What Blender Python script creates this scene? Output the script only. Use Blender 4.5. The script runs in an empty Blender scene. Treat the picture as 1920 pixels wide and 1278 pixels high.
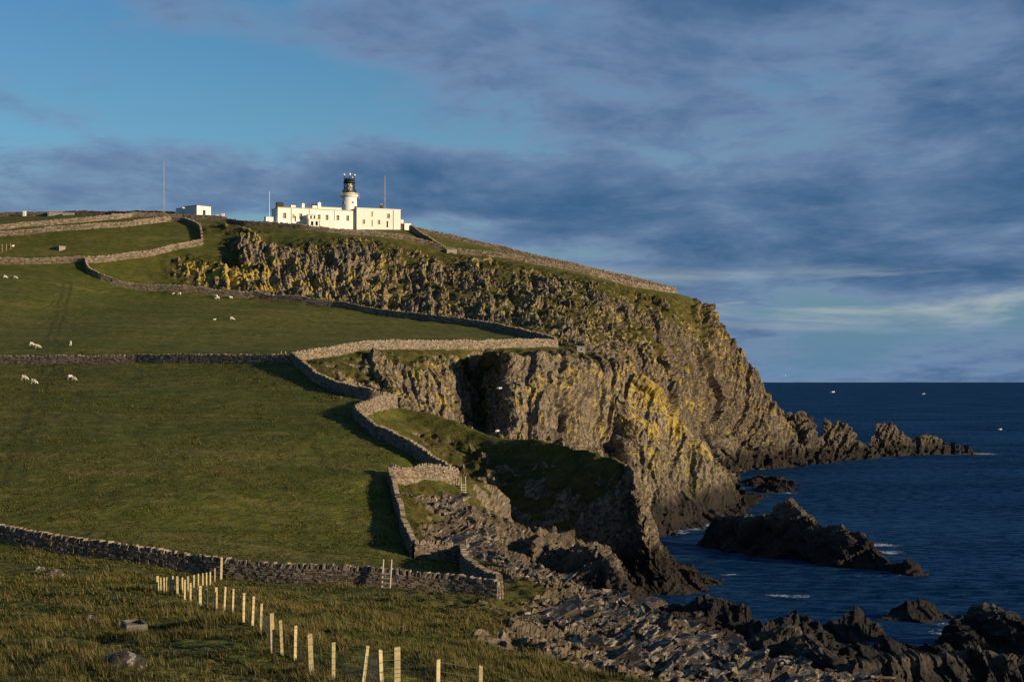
import bpy, bmesh, math, random
import numpy as np
from mathutils import Vector, Matrix
from mathutils.bvhtree import BVHTree
from mathutils.geometry import delaunay_2d_cdt

R = math.radians
rng = np.random.default_rng(7)
random.seed(7)
S = bpy.context.scene
COL = S.collection

# ------------------------------------------------------------------ camera
# eye 26 m above the sea; +Y is the direction of view, X right, Z up (metres)
FPX, CZ, HZ, WID, HEI = 2900.0, 26.0, 716.0, 1920.0, 1278.0
cam_d = bpy.data.cameras.new('camera')
cam = bpy.data.objects.new('camera', cam_d)
COL.objects.link(cam)
cam.location = (0, 0, CZ)
cam.rotation_euler = (R(90), 0, 0)
cam_d.sensor_width = 36
cam_d.lens = 36 * FPX / WID
cam_d.shift_y = (HZ - HEI / 2) / WID
cam_d.clip_start = 0.5
cam_d.clip_end = 200000
S.camera = cam

# ------------------------------------------------------------------ light
SUN_AZ, SUN_EL = 115.0, 11.5            # degrees clockwise from +Y; evening sun, low over the sea on the right
az, el = R(SUN_AZ), R(SUN_EL)
SUN = Vector((math.sin(az) * math.cos(el), math.cos(az) * math.cos(el), math.sin(el)))
sun_d = bpy.data.lights.new('sun', 'SUN')
sun_d.energy = 5.0
sun_d.angle = R(0.5)
sun_d.color = (1.0, 0.82, 0.57)
sun_o = bpy.data.objects.new('sun', sun_d)
COL.objects.link(sun_o)
sun_o.location = (200, -60, 120)
sun_o.rotation_euler = (-SUN).to_track_quat('-Z', 'Y').to_euler()

S.view_settings.view_transform = 'Standard'
S.view_settings.look = 'None'
S.view_settings.gamma = 1.0
S.view_settings.exposure = 0.5

def nn(nt, typ, **kw):
    n = nt.nodes.new(typ)
    for k, v in kw.items():
        setattr(n, k, v)
    return n

class NT:
    """small helper round a node tree"""
    def __init__(self, nt):
        self.nt = nt
        nt.nodes.clear()
    def lk(self, a, b):
        self.nt.links.new(a, b)
    def val(self, sock, v):
        if hasattr(v, 'is_linked'):
            self.lk(v, sock)
        else:
            sock.default_value = v
    def math(self, op, a, b=None, c=None, clamp=False):
        n = nn(self.nt, 'ShaderNodeMath', operation=op, use_clamp=clamp)
        for i, v in enumerate((a, b, c)):
            if v is not None:
                self.val(n.inputs[i], v)
        return n.outputs[0]
    def vmath(self, op, a, b=None):
        n = nn(self.nt, 'ShaderNodeVectorMath', operation=op)
        self.val(n.inputs[0], a)
        if b is not None:
            self.val(n.inputs[1], b)
        return n.outputs[1] if op in ('DOT_PRODUCT', 'LENGTH') else n.outputs[0]
    def noise(self, vec, scale, detail=4, rough=0.55, dist=0.0):
        n = nn(self.nt, 'ShaderNodeTexNoise')
        n.inputs['Scale'].default_value = scale
        n.inputs['Detail'].default_value = detail
        n.inputs['Roughness'].default_value = rough
        n.inputs['Distortion'].default_value = dist
        if vec is not None:
            self.lk(vec, n.inputs['Vector'])
        return n.outputs['Fac']
    def voro(self, vec, scale, feature='F1', out='Distance', rnd=1.0):
        n = nn(self.nt, 'ShaderNodeTexVoronoi', feature=feature)
        n.inputs['Scale'].default_value = scale
        n.inputs['Randomness'].default_value = rnd
        if vec is not None:
            self.lk(vec, n.inputs['Vector'])
        return n.outputs[out]
    def ramp(self, fac, lo, hi, a=0.0, b=1.0, smooth=True):
        n = nn(self.nt, 'ShaderNodeMapRange', interpolation_type='SMOOTHSTEP' if smooth else 'LINEAR')
        self.val(n.inputs[0], fac)
        for i, v in zip((1, 2, 3, 4), (lo, hi, a, b)):
            self.val(n.inputs[i], v)
        return n.outputs[0]
    def mix(self, fac, a, b, mode='MIX'):
        n = nn(self.nt, 'ShaderNodeMix', data_type='RGBA', blend_type=mode)
        self.val(n.inputs[0], fac)
        for s, v in ((n.inputs[6], a), (n.inputs[7], b)):
            if hasattr(v, 'is_linked'):
                self.lk(v, s)
            else:
                s.default_value = (*v[:3], 1.0)
        return n.outputs[2]
    def attr(self, name):
        return nn(self.nt, 'ShaderNodeAttribute', attribute_name=name).outputs['Fac']
    def mapping(self, vec, scale=(1, 1, 1), rot=(0, 0, 0), loc=(0, 0, 0)):
        n = nn(self.nt, 'ShaderNodeMapping')
        self.lk(vec, n.inputs[0])
        n.inputs['Location'].default_value = loc
        n.inputs['Rotation'].default_value = rot
        n.inputs['Scale'].default_value = scale
        return n.outputs[0]

# ------------------------------------------------------------------ world: clear evening sky with a broken cloud deck
world = bpy.data.worlds.new('World')
S.world = world
world.use_nodes = True
w = NT(world.node_tree)
sky = nn(w.nt, 'ShaderNodeTexSky', sky_type='NISHITA')
sky.sun_disc = False
sky.sun_elevation = R(SUN_EL)
sky.sun_rotation = R(SUN_AZ)
sky.altitude = 30
sky.air_density = 1.0
sky.dust_density = 0.6
sky.ozone_density = 2.0
tc = nn(w.nt, 'ShaderNodeTexCoord').outputs['Generated']
sep = nn(w.nt, 'ShaderNodeSeparateXYZ')
w.lk(tc, sep.inputs[0])
dx, dy, dz = sep.outputs
# the cloud layer is a level sheet overhead: direction -> point on the sheet
den = w.math('ADD', w.math('MAXIMUM', dz, 0.0), 0.15)
comb = nn(w.nt, 'ShaderNodeCombineXYZ')
w.lk(w.math('DIVIDE', dx, den), comb.inputs[0])
w.lk(w.math('DIVIDE', dy, den), comb.inputs[1])
sheet = comb.outputs[0]
big = w.noise(w.mapping(sheet, (0.75, 0.55, 1), loc=(3.7, 1.9, 0)), 1.0, 3, 0.5, 0.3)
mid = w.noise(w.mapping(sheet, (2.2, 1.7, 1), loc=(0.6, 5.0, 0)), 1.0, 7, 0.60, 0.25)
fine = w.noise(w.mapping(sheet, (7.0, 6.0, 1)), 1.0, 5, 0.60, 0.3)
# the cloud bank thickens towards +X (out over the sea); a roll of cloud lies along the hilltop
bank = w.math('ADD', w.math('MULTIPLY', w.ramp(dx, -0.12, 0.15), 0.175), 0.01)
low = w.math('MULTIPLY', w.ramp(dz, 0.070, 0.040), -0.10)
roll = w.math('MULTIPLY', w.math('MULTIPLY', w.ramp(dz, 0.090, 0.115), w.ramp(dz, 0.165, 0.130)), 0.17)
dens = w.math('ADD', w.math('ADD', w.math('MULTIPLY', big, 0.40), w.math('MULTIPLY', mid, 0.52)),
              w.math('ADD', w.math('MULTIPLY', fine, 0.10), w.math('ADD', w.math('MAXIMUM', bank, roll), low)))
cover = w.ramp(dens, 0.515, 0.645)
thick = w.ramp(dens, 0.55, 0.78)
skyc = nn(w.nt, 'ShaderNodeHueSaturation')
skyc.inputs['Saturation'].default_value = 1.25
skyc.inputs['Value'].default_value = 1.05
w.lk(sky.outputs[0], skyc.inputs['Color'])
blue = w.mix(1.0, skyc.outputs[0], (0.78, 1.0, 1.16), 'MULTIPLY')
blue = w.mix(w.ramp(dz, 0.16, 0.0), blue, (1.15, 2.35, 3.7))      # sea haze along the horizon
cloud = w.mix(thick, (1.95, 2.8, 4.4), (0.34, 1.0, 2.3))
cloud = w.mix(w.math('MULTIPLY', w.ramp(fine, 0.46, 0.68), 0.45), cloud, (0.95, 1.85, 3.45))
colr = w.mix(w.math('MULTIPLY', cover, 0.90), blue, cloud)
# far sunlit cloud streaks low over the sea
strk = w.noise(w.mapping(tc, (5.0, 5.0, 42.0), loc=(0.3, 0, 0.4)), 1.0, 5, 0.6, 0.4)
sm = w.math('MULTIPLY', w.math('MULTIPLY', w.ramp(dz, 0.022, 0.050), w.ramp(dz, 0.078, 0.058)), w.ramp(strk, 0.49, 0.66))
colr = w.mix(w.math('MULTIPLY', sm, 0.9), colr, (4.0, 4.7, 4.8))
bg = nn(w.nt, 'ShaderNodeBackground')
bg.inputs['Strength'].default_value = 0.07
w.lk(colr, bg.inputs['Color'])
wo = nn(w.nt, 'ShaderNodeOutputWorld')
w.lk(bg.outputs[0], wo.inputs[0])

# ------------------------------------------------------------------ numeric noise (numpy)
PERM = rng.permutation(256).astype(np.int32)
PERM = np.concatenate([PERM, PERM, PERM])
GR = rng.normal(size=(256, 3)).astype(np.float32)
GR /= np.linalg.norm(GR, axis=1, keepdims=True)

def perlin(p):
    p = np.asarray(p, dtype=np.float32)
    i = np.floor(p).astype(np.int32)
    f = p - i
    i &= 255
    u = f * f * f * (f * (f * 6 - 15) + 10)
    out = 0
    for ox in (0, 1):
        ax = PERM[i[:, 0] + ox]
        wx = u[:, 0] if ox else 1 - u[:, 0]
        for oy in (0, 1):
            ay = PERM[ax + i[:, 1] + oy]
            wy = wx * (u[:, 1] if oy else 1 - u[:, 1])
            for oz in (0, 1):
                g = GR[PERM[ay + i[:, 2] + oz]]
                d = g[:, 0] * (f[:, 0] - ox) + g[:, 1] * (f[:, 1] - oy) + g[:, 2] * (f[:, 2] - oz)
                out = out + d * wy * (u[:, 2] if oz else 1 - u[:, 2])
    return out * 1.5

def fbm(p, freq, octs=4, gain=0.5, ridged=False):
    a, s, out = 1.0, 0.0, 0
    q = np.asarray(p) * freq
    for k in range(octs):
        n = perlin(q + 17.3 * k)
        if ridged:
            n = 1 - 2 * np.abs(n)
        out = out + a * n
        s += a
        a *= gain
        q = q * 2.03
    return out / s

def hsh(*ks):
    h = np.full(ks[0].shape, 2166136261, dtype=np.uint32)
    for k in ks:
        h = (h ^ k.astype(np.int64).astype(np.uint32)) * np.uint32(16777619)
        h ^= h >> np.uint32(13)
        h = h * np.uint32(0x5bd1e995)
        h ^= h >> np.uint32(15)
    return (h & np.uint32(0xffff)).astype(np.float32) / 65535.0

def W(px, py, D):
    """a point seen at photo pixel (px,py), D metres in front of the camera"""
    return ((px - 960) / FPX * D, D, CZ - (py - HZ) / FPX * D)

def unit(v):
    v = np.array(v, dtype=np.float32)
    return v / np.linalg.norm(v)

# ------------------------------------------------------------------ triangulated land: control lines -> refined mesh
class Land:
    NA = 4                                   # rock, yellow lichen, pale lichen, pin
    def __init__(self):
        self.P, self.A, self.E = [], [], []
    def line(self, pts, rock=0, yel=0, pale=0, pin=0.85, world=False, closed=False):
        i0 = len(self.P)
        for p in pts:
            q = p[:3] if world else W(*p[:3])
            r = p[3] if len(p) > 3 else rock
            y = p[4] if len(p) > 4 else yel
            self.P.append(q)
            self.A.append((r, y, pale, pin))
        n = len(pts)
        self.E += [(i0 + k, i0 + k + 1) for k in range(n - 1)]
        if closed:
            self.E.append((i0 + n - 1, i0))
    def build(self, target, levels=11, smooth=2):
        P = np.array(self.P, dtype=np.float64)
        A = np.array(self.A, dtype=np.float64)
        vo, eo, fo, ov, oe, of = delaunay_2d_cdt([Vector((p[0], p[1])) for p in P], self.E, [], 0, 0.3)
        n = len(vo)
        Q, B = np.zeros((n, 3)), np.zeros((n, self.NA))
        for i, v in enumerate(vo):
            if ov[i]:
                Q[i] = P[ov[i][0]]
                B[i] = A[ov[i]].mean(0)
            else:
                d = np.hypot(P[:, 0] - v.x, P[:, 1] - v.y)
                k = np.argsort(d)[:4]
                wt = 1 / (d[k] + .01)
                wt /= wt.sum()
                Q[i] = (v.x, v.y, (P[k, 2] * wt).sum())
                B[i] = (A[k] * wt[:, None]).sum(0)
        T = np.array([f for f in fo if len(f) == 3], dtype=np.int64)
        # drop edges that are not constraint edges
        con = set()
        for e, o in zip(eo, oe):
            if o:
                con.add((min(e), max(e)))
        C = np.array(sorted(con), dtype=np.int64)
        Q, B, T = refine(Q, B, T, C, target, levels, smooth)
        # all triangles face up
        nz = np.cross(Q[T[:, 1]] - Q[T[:, 0]], Q[T[:, 2]] - Q[T[:, 0]])[:, 2]
        T[nz < 0] = T[nz < 0][:, ::-1]
        return Q, B, T

def laplace(Q, T, wt, it):
    n = len(Q)
    a = np.concatenate([T[:, 0], T[:, 1], T[:, 2]])
    b = np.concatenate([T[:, 1], T[:, 2], T[:, 0]])
    cnt = np.bincount(a, minlength=n) + np.bincount(b, minlength=n)
    cnt = np.maximum(cnt, 1)
    for _ in range(it):
        M = np.empty_like(Q)
        for k in range(Q.shape[1]):
            M[:, k] = (np.bincount(a, Q[b, k], n) + np.bincount(b, Q[a, k], n)) / cnt
        Q = Q + (M - Q) * wt[:, None]
    return Q

def refine(Q, B, T, C, target, levels, smooth):
    for lev in range(levels):
        n = len(Q)
        ed = np.sort(np.concatenate([T[:, [0, 1]], T[:, [1, 2]], T[:, [2, 0]]]), axis=1)
        key = ed[:, 0] * n + ed[:, 1]
        uk, inv = np.unique(key, return_inverse=True)
        ea, eb = uk // n, uk % n
        L = np.linalg.norm(Q[ea] - Q[eb], axis=1)
        tg = target((Q[ea] + Q[eb]) / 2, (B[ea] + B[eb]) / 2)
        if lev >= 4:                          # slopes turned away from the viewpoint stay coarse
            fn = np.cross(Q[T[:, 1]] - Q[T[:, 0]], Q[T[:, 2]] - Q[T[:, 0]])
            fn *= np.sign(fn[:, 2:3] + 1e-9)
            vw = np.array([0, 0, CZ]) - Q[T[:, 0]]
            fc = (fn * vw).sum(1) / (np.linalg.norm(fn, axis=1) * np.linalg.norm(vw, axis=1) + 1e-9)
            best = np.full(len(uk), -1.0)
            np.maximum.at(best, inv, np.tile(fc, 3))
            tg = np.where(best < -0.12, tg * 3.5, tg)
        sp = L > tg
        if not sp.any():
            break
        ck = C[:, 0] * n + C[:, 1]
        isc = np.isin(uk, ck)
        idx = np.full(len(uk), -1, dtype=np.int64)
        idx[sp] = n + np.arange(sp.sum())
        nB = (B[ea[sp]] + B[eb[sp]]) / 2
        nB[:, 3] = np.where(isc[sp], np.minimum(B[ea[sp], 3], B[eb[sp], 3]), 0)
        Q = np.concatenate([Q, (Q[ea[sp]] + Q[eb[sp]]) / 2])
        B = np.concatenate([B, nB])
        cs = isc & sp
        C = np.concatenate([C[~np.isin(ck, uk[cs])],
                            np.stack([ea[cs], idx[cs]], 1), np.stack([eb[cs], idx[cs]], 1)])
        C.sort(axis=1)
        m = len(T)
        e0, e1, e2 = idx[inv[:m]], idx[inv[m:2 * m]], idx[inv[2 * m:]]
        s0, s1, s2 = e0 >= 0, e1 >= 0, e2 >= 0
        code = s0 * 1 + s1 * 2 + s2 * 4
        a, b, c = T.T
        out = [T[code == 0]]
        def add(mask, *tris):
            for t in tris:
                out.append(np.stack([x[mask] for x in t], 1))
        add(code == 1, (a, e0, c), (e0, b, c))
        add(code == 2, (a, b, e1), (a, e1, c))
        add(code == 4, (a, b, e2), (e2, b, c))
        add(code == 3, (e0, b, e1), (a, e0, e1), (a, e1, c))
        add(code == 6, (e1, c, e2), (b, e1, e2), (a, b, e2))
        add(code == 5, (a, e0, e2), (e0, b, c), (e0, c, e2))
        add(code == 7, (a, e0, e2), (e0, b, e1), (e2, e1, c), (e0, e1, e2))
        T = np.concatenate(out)
        if smooth:
            wt = 0.5 * (1 - B[:, 3])
            Q = laplace(Q, T, wt, smooth if lev < 7 else 1)
    return Q, B, T

def vnormals(Q, T):
    fn = np.cross(Q[T[:, 1]] - Q[T[:, 0]], Q[T[:, 2]] - Q[T[:, 0]])
    N = np.zeros_like(Q)
    n = len(Q)
    for k in range(3):
        for c in range(3):
            N[:, c] += np.bincount(T[:, k], fn[:, c], n)
    return N / (np.linalg.norm(N, axis=1, keepdims=True) + 1e-9)

def blocks(P, lvls, warp=1.0, layer=0.75, bed=None, j1v=None, along=1.0):
    """bedded, jointed rock: every block stands a little proud of or behind its neighbours"""
    wv = fbm(P, 0.035, 3) * 4 * warp
    s = P @ (BED if bed is None else bed) + wv
    j1 = P @ (JT1 if j1v is None else j1v) + fbm(P + 50, 0.05, 2) * 4 * warp
    j2 = P @ JT2 + wv
    d = 0
    for q, (ts, tj, amp) in enumerate(lvls):
        kk = s / ts + 0.35 * perlin(P / (ts * 3) + 9 * q)
        k = np.floor(kk)
        hk = hsh(k, k * 0 + q)
        a = np.floor(j1 / tj + hk * 7.3)
        b = np.floor(j2 / (tj * 1.4 * along) + hk * 3.7)
        h = hsh(k, a, b)
        d = d + amp * ((h - 0.5) * (1.5 - layer) + (hk - 0.5) * layer + 0.40 * layer * (kk - k - 0.5))
    return d

def mesh_obj(name, Q, T, mat=None, attrs=None, smooth=True, parent=None):
    # smooth: one flag or one per face
    me = bpy.data.meshes.new(name)
    Q = np.asarray(Q, dtype=np.float32)
    T = np.asarray(T, dtype=np.int32)
    k = T.shape[1]
    me.vertices.add(len(Q))
    me.vertices.foreach_set('co', Q.ravel())
    me.loops.add(len(T) * k)
    me.loops.foreach_set('vertex_index', T.ravel())
    me.polygons.add(len(T))
    me.polygons.foreach_set('loop_start', np.arange(0, len(T) * k, k, dtype=np.int32))
    me.polygons.foreach_set('use_smooth', np.broadcast_to(np.asarray(smooth, dtype=bool), (len(T),)).copy())
    for an, av in (attrs or {}).items():
        at = me.attributes.new(an, 'FLOAT', 'POINT')
        at.data.foreach_set('value', np.asarray(av, dtype=np.float32))
    me.update(calc_edges=True)
    if mat:
        me.materials.append(mat)
    o = bpy.data.objects.new(name, me)
    COL.objects.link(o)
    if parent:
        o.parent = parent
    return o

def tag(o, label=None, cat=None, group=None, kind=None):
    if label: o['label'] = label
    if cat: o['category'] = cat
    if group: o['group'] = group
    if kind: o['kind'] = kind
    return o

def empty(name, loc, label, cat, group=None, rz=0.0):
    o = bpy.data.objects.new(name, None)
    COL.objects.link(o)
    o.empty_display_size = 0.3
    o.location = loc
    o.rotation_euler = (0, 0, rz)
    return tag(o, label, cat, group)

BED = unit((-0.50, -0.38, 0.78))             # bedding: slabs rise to the right
JT1 = unit((0.83, -0.10, 0.52))
JT2 = unit(np.cross(BED, JT1))

# ------------------------------------------------------------------ materials
def new_mat(name):
    m = bpy.data.materials.new(name)
    m.use_nodes = True
    return m, NT(m.node_tree)

def finish(t, color, rough=0.9, bump=None, bdist=0.05, bstr=1.0, spec=0.2, **kw):
    b = nn(t.nt, 'ShaderNodeBsdfPrincipled')
    t.val(b.inputs['Base Color'], color if hasattr(color, 'is_linked') else (*color, 1))
    t.val(b.inputs['Roughness'], rough)
    b.inputs['Specular IOR Level'].default_value = spec
    for k, v in kw.items():
        t.val(b.inputs[k], v)
    if bump is not None:
        bn = nn(t.nt, 'ShaderNodeBump')
        bn.inputs['Strength'].default_value = bstr
        bn.inputs['Distance'].default_value = bdist
        t.lk(bump, bn.inputs['Height'])
        t.lk(bn.outputs[0], b.inputs['Normal'])
    o = nn(t.nt, 'ShaderNodeOutputMaterial')
    t.lk(b.outputs[0], o.inputs[0])
    return b

def wpos(t):
    return nn(t.nt, 'ShaderNodeNewGeometry').outputs['Position']

def rock_color(t, pos, yel, pale, wet_z=4.5):
    n1 = t.noise(pos, 0.35, 5, 0.6)
    n2 = t.noise(pos, 2.2, 4, 0.6)
    # coordinates along the bedding: thin across it, long along it
    cb = nn(t.nt, 'ShaderNodeCombineXYZ')
    wob = t.math('MULTIPLY', t.noise(pos, 0.08, 3), 5.0)
    t.lk(t.math('MULTIPLY', t.math('ADD', t.vmath('DOT_PRODUCT', pos, tuple(BED)), wob), 3.2), cb.inputs[0])
    t.lk(t.math('MULTIPLY', t.vmath('DOT_PRODUCT', pos, tuple(JT1)), 0.8), cb.inputs[1])
    t.lk(t.math('MULTIPLY', t.vmath('DOT_PRODUCT', pos, tuple(JT2)), 0.8), cb.inputs[2])
    bed = cb.outputs[0]
    s1 = t.noise(bed, 0.5, 4, 0.6)
    s2 = t.noise(bed, 1.3, 3, 0.6)
    base = t.mix(t.ramp(n1, 0.35, 0.65), (0.200, 0.150, 0.095), (0.125, 0.098, 0.068))
    base = t.mix(t.ramp(s1, 0.50, 0.68), base, (0.27, 0.215, 0.145))
    base = t.mix(t.ramp(s2, 0.52, 0.40), base, (0.060, 0.048, 0.034))
    # pale crust lichen and bleached edges
    pn = t.math('ADD', t.math('MULTIPLY', s2, 0.40), t.math('MULTIPLY', t.noise(pos, 1.3, 5, 0.70), 0.60))
    pm = t.ramp(pn, t.math('SUBTRACT', 0.685, t.math('MULTIPLY', pale, 0.19)), t.math('SUBTRACT', 0.725, t.math('MULTIPLY', pale, 0.18)))
    base = t.mix(t.math('MULTIPLY', pm, 0.85), t.mix(t.math('MULTIPLY', pale, 0.75), base, t.mix(n1, (0.085, 0.062, 0.046), (0.040, 0.031, 0.024))), (0.44, 0.385, 0.31))
    # orange-yellow lichen
    yn = t.math('ADD', t.math('MULTIPLY', t.noise(pos, 0.22, 3, 0.6), 0.40), t.math('ADD', t.math('MULTIPLY', t.noise(pos, 1.3, 4, 0.7), 0.35), t.math('MULTIPLY', s2, 0.25)))
    ym = t.ramp(yn, t.math('SUBTRACT', 0.665, t.math('MULTIPLY', yel, 0.26)), t.math('SUBTRACT', 0.74, t.math('MULTIPLY', yel, 0.26)))
    sp = nn(t.nt, 'ShaderNodeSeparateXYZ')
    t.lk(pos, sp.inputs[0])
    z = sp.outputs[2]
    ycol = t.mix(t.ramp(z, 8.0, 12.0), (0.20, 0.21, 0.025), t.mix(n2, (0.45, 0.31, 0.04), (0.31, 0.235, 0.06)))
    base = t.mix(t.math('MULTIPLY', ym, 0.85), base, ycol)
    # black tide band
    zz = t.math('ADD', z, t.math('MULTIPLY', t.math('SUBTRACT', n1, 0.5), 6.0))
    base = t.mix(t.ramp(zz, wet_z - 1.0, wet_z + 3.0), t.mix(n2, (0.040, 0.030, 0.022), (0.012, 0.011, 0.010)), base)
    return base, n2

def make_terrain_mat():
    m, t = new_mat('turf_and_rock')
    pos = wpos(t)
    rock, yel, pale, track = t.attr('rock'), t.attr('yellow'), t.attr('pale'), t.attr('track')
    flat = t.mapping(pos, (0.7, 1.0, 1.3), (0, 0, 0.5))
    g1 = t.noise(pos, 0.045, 4, 0.6)
    g2 = t.noise(flat, 0.55, 5, 0.65, 0.6)
    g4 = t.noise(t.mapping(pos, (0.18, 0.75, 1.4), (0, 0, -0.12)), 0.22, 5, 0.62, 0.4)
    g3 = t.noise(pos, 4.5, 4, 0.7)
    g = t.mix(t.ramp(g1, 0.38, 0.62), (0.068, 0.078, 0.009), (0.090, 0.085, 0.014))
    g = t.mix(t.math('MULTIPLY', t.ramp(g2, 0.50, 0.68), 0.65), g, (0.170, 0.130, 0.038))
    g = t.mix(t.math('MULTIPLY', t.ramp(g2, 0.47, 0.33), 0.7), g, (0.036, 0.050, 0.005))
    g = t.mix(t.math('MULTIPLY', t.ramp(g3, 0.45, 0.66), 0.75), g, (0.035, 0.045, 0.008))
    g = t.mix(t.math('MULTIPLY', t.ramp(g3, 0.42, 0.25), 0.4), g, (0.17, 0.14, 0.055))
    g = t.mix(t.math('MULTIPLY', t.ramp(g4, 0.52, 0.66), 0.40), g, (0.165, 0.125, 0.042))
    g = t.mix(t.math('MULTIPLY', t.ramp(g4, 0.46, 0.34), 0.65), g, (0.042, 0.056, 0.005))
    g = t.mix(t.math('MULTIPLY', track, t.ramp(g2, 0.36, 0.58, 0.0, 1.0)), g, (0.020, 0.024, 0.006))
    g = t.mix(t.math('MULTIPLY', t.attr('shag_shade'), 0.75), g, t.mix(t.ramp(g2, 0.35, 0.65), (0.022, 0.024, 0.006), (0.082, 0.060, 0.018)))  # shaggy turf; its near-black tone also paints shade onto the ridge face
    rc, n2 = rock_color(t, pos, yel, pale)
    fr = t.noise(pos, 3.0, 3, 0.7)
    rm = t.ramp(t.math('ADD', rock, t.math('MULTIPLY', t.math('SUBTRACT', fr, 0.5), 0.5)), 0.40, 0.60)
    col = t.mix(rm, g, rc)
    hg = t.math('ADD', t.math('MULTIPLY', t.noise(pos, 2.4, 5, 0.7), 0.7), t.math('MULTIPLY', g2, 0.5))
    hr = t.noise(pos, 3.5, 6, 0.7)
    finish(t, col, 0.92, t.math('ADD', t.math('MULTIPLY', hg, t.math('SUBTRACT', 1.0, rm)), t.math('MULTIPLY', hr, rm)), 0.30, 0.9, 0.12)
    return m
MAT_LAND = make_terrain_mat()

def make_rock_mat(name, wet_z, yel, pale, dark=1.0):
    m, t = new_mat(name)
    pos = wpos(t)
    c, n2 = rock_color(t, pos, t.math('ADD', yel, 0.0), t.math('ADD', pale, 0.0), wet_z)
    if dark < 1:
        c = t.mix(1.0, c, (dark, dark, dark), 'MULTIPLY')
    finish(t, c, 0.8, t.noise(pos, 2.5, 6, 0.75), 0.45, 1.0, 0.25)
    return m
MAT_SKERRY = make_rock_mat('dark_shore_rock', 3.5, 0.0, 0.25, 0.75)

# ------------------------------------------------------------------ the land, as surveyed lines (photo x, photo y, distance)
near_wall = [(-420, 975, 142), (-150, 1000, 137), (0, 1022, 133), (200, 1052, 128.5), (410, 1085, 124), (560, 1092, 122), (700, 1099, 120.5), (850, 1115, 119), (936, 1124, 117.5)]
wall_L = [(866, 1055, 148), (870, 1078, 138), (895, 1098, 128), (934, 1116, 119)]
wall_K = [(776, 1048, 147), (820, 1050, 147.5), (864, 1054, 148)]
wall_J = [(731, 890, 177), (736, 915, 173), (744, 945, 167.5), (755, 985, 160), (765, 1020, 153), (776, 1048, 147)]
wall_I = [(731, 890, 177), (790, 892, 180), (858, 900, 184)]
wall_H = [(665, 782, 211), (703, 813, 200), (759, 840, 193), (806, 863, 188), (850, 880, 185)]
wall_G = [(743, 762, 228), (705, 768, 220), (665, 782, 211)]
wall_F = [(549, 678, 257), (570, 700, 247), (596, 717, 240), (643, 736, 231), (696, 751, 226), (728, 758, 226.5), (743, 762, 228)]
wall_E = [(549, 678, 257), (590, 670, 262), (634, 664, 267), (665, 656, 273), (728, 653, 280), (822, 651, 292), (947, 649, 308), (1044, 649, 322)]
wall_O = [(-420, 686, 284), (0, 683, 275), (250, 680, 268), (400, 680, 262), (549, 683, 256)]
wall_D = [(160, 492, 445), (165, 508, 440), (187, 526, 437), (212, 536, 436), (250, 544, 436), (300, 551, 435), (375, 557, 433), (480, 564, 430), (632, 577, 422), (703, 591, 416), (800, 602, 407), (880, 611, 398), (929, 618, 390), (1000, 634, 362), (1042, 644, 334)]
wall_C = [(160, 491, 445), (212, 487, 449), (250, 481, 452), (300, 473, 456), (350, 463, 461), (379, 461, 464)]
wall_B = [(-420, 470, 452), (0, 444, 469), (75, 436, 471), (150, 428, 474), (250, 421, 480), (295, 417, 486), (320, 415, 489), (345, 417, 488), (362, 423, 484), (375, 432, 477), (378, 445, 470), (379, 461, 464)]
wall_left = [(-420, 505, 436), (0, 498, 444), (70, 496, 445), (125, 493, 446), (160, 491, 446)]
wall_A = [(-420, 452, 470), (0, 432, 481), (60, 424, 485), (125, 419, 489), (200, 413, 495), (250, 407, 500), (330, 410, 500), (425, 413, 497)]
wall_sky = [(-420, 405, 545), (0, 402, 540), (90, 401, 537), (200, 402, 530), (330, 405, 518)]
wall_V = [(425, 417, 488), (460, 422, 482), (565, 427, 477), (614, 433, 476), (647, 437, 476), (704, 442, 477), (760, 450, 478), (801, 458, 478), (830, 470, 477)]
wall_U = [(768, 431, 497), (790, 446, 489), (812, 458, 483), (833, 473, 477)]
wall_T = [(833, 473, 477), (860, 476, 477), (949, 483, 478), (1035, 500, 480), (1113, 516, 482), (1191, 539, 487), (1269, 549, 495)]
wall_S = [(768, 431, 498), (830, 446, 498), (894, 459, 498), (996, 483, 498), (1093, 507, 498), (1191, 528, 500), (1267, 547, 501)]

land = Land()
for wl in (near_wall, wall_L, wall_K, wall_J, wall_I, wall_H, wall_G, wall_F, wall_E, wall_O, wall_D, wall_C, wall_B, wall_left, wall_A, wall_sky, wall_V, wall_U, wall_T, wall_S):
    land.line(wl)
Lw = lambda pts, **k: land.line(pts, world=True, **k)
# foreground slope
Lw([(-60, -10, 27), (-20, -8, 25.5), (0, -6, 25), (14, -6, 24.2), (30, -4, 20)], pin=0.3)
land.line([(-900, 1278, 42), (0, 1278, 42), (300, 1282, 41), (640, 1288, 37), (745, 1312, 30), (901, 1345, 26), (1100, 1420, 22)], pin=.4)
land.line([(-900, 1150, 80), (0, 1170, 70), (250, 1172, 62), (350, 1185, 58), (480, 1215, 50), (560, 1250, 45)], pin=.4)
land.line([(-500, 1080, 105), (0, 1100, 97), (180, 1105, 96), (295, 1113, 94), (375, 1141, 76), (420, 1149, 70), (473, 1172, 60), (512, 1226, 47), (581, 1261, 43), (640, 1285, 38)], pin=.7)
land.line([(560, 1190, 62), (690, 1172, 84), (800, 1196, 76), (900, 1212, 70), (1000, 1237, 65), (1150, 1270, 58), (1260, 1330, 47), (1400, 1420, 38)], pin=.85, rock=0.05)
land.line([(700, 1140, 100), (790, 1160, 97), (860, 1160, 99), (930, 1172, 95, .3), (1000, 1205, 90, .8), (1150, 1270, 80, .9), (1300, 1340, 70, .9), (1500, 1460, 56, 1)], pin=.7, pale=.6)
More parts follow.
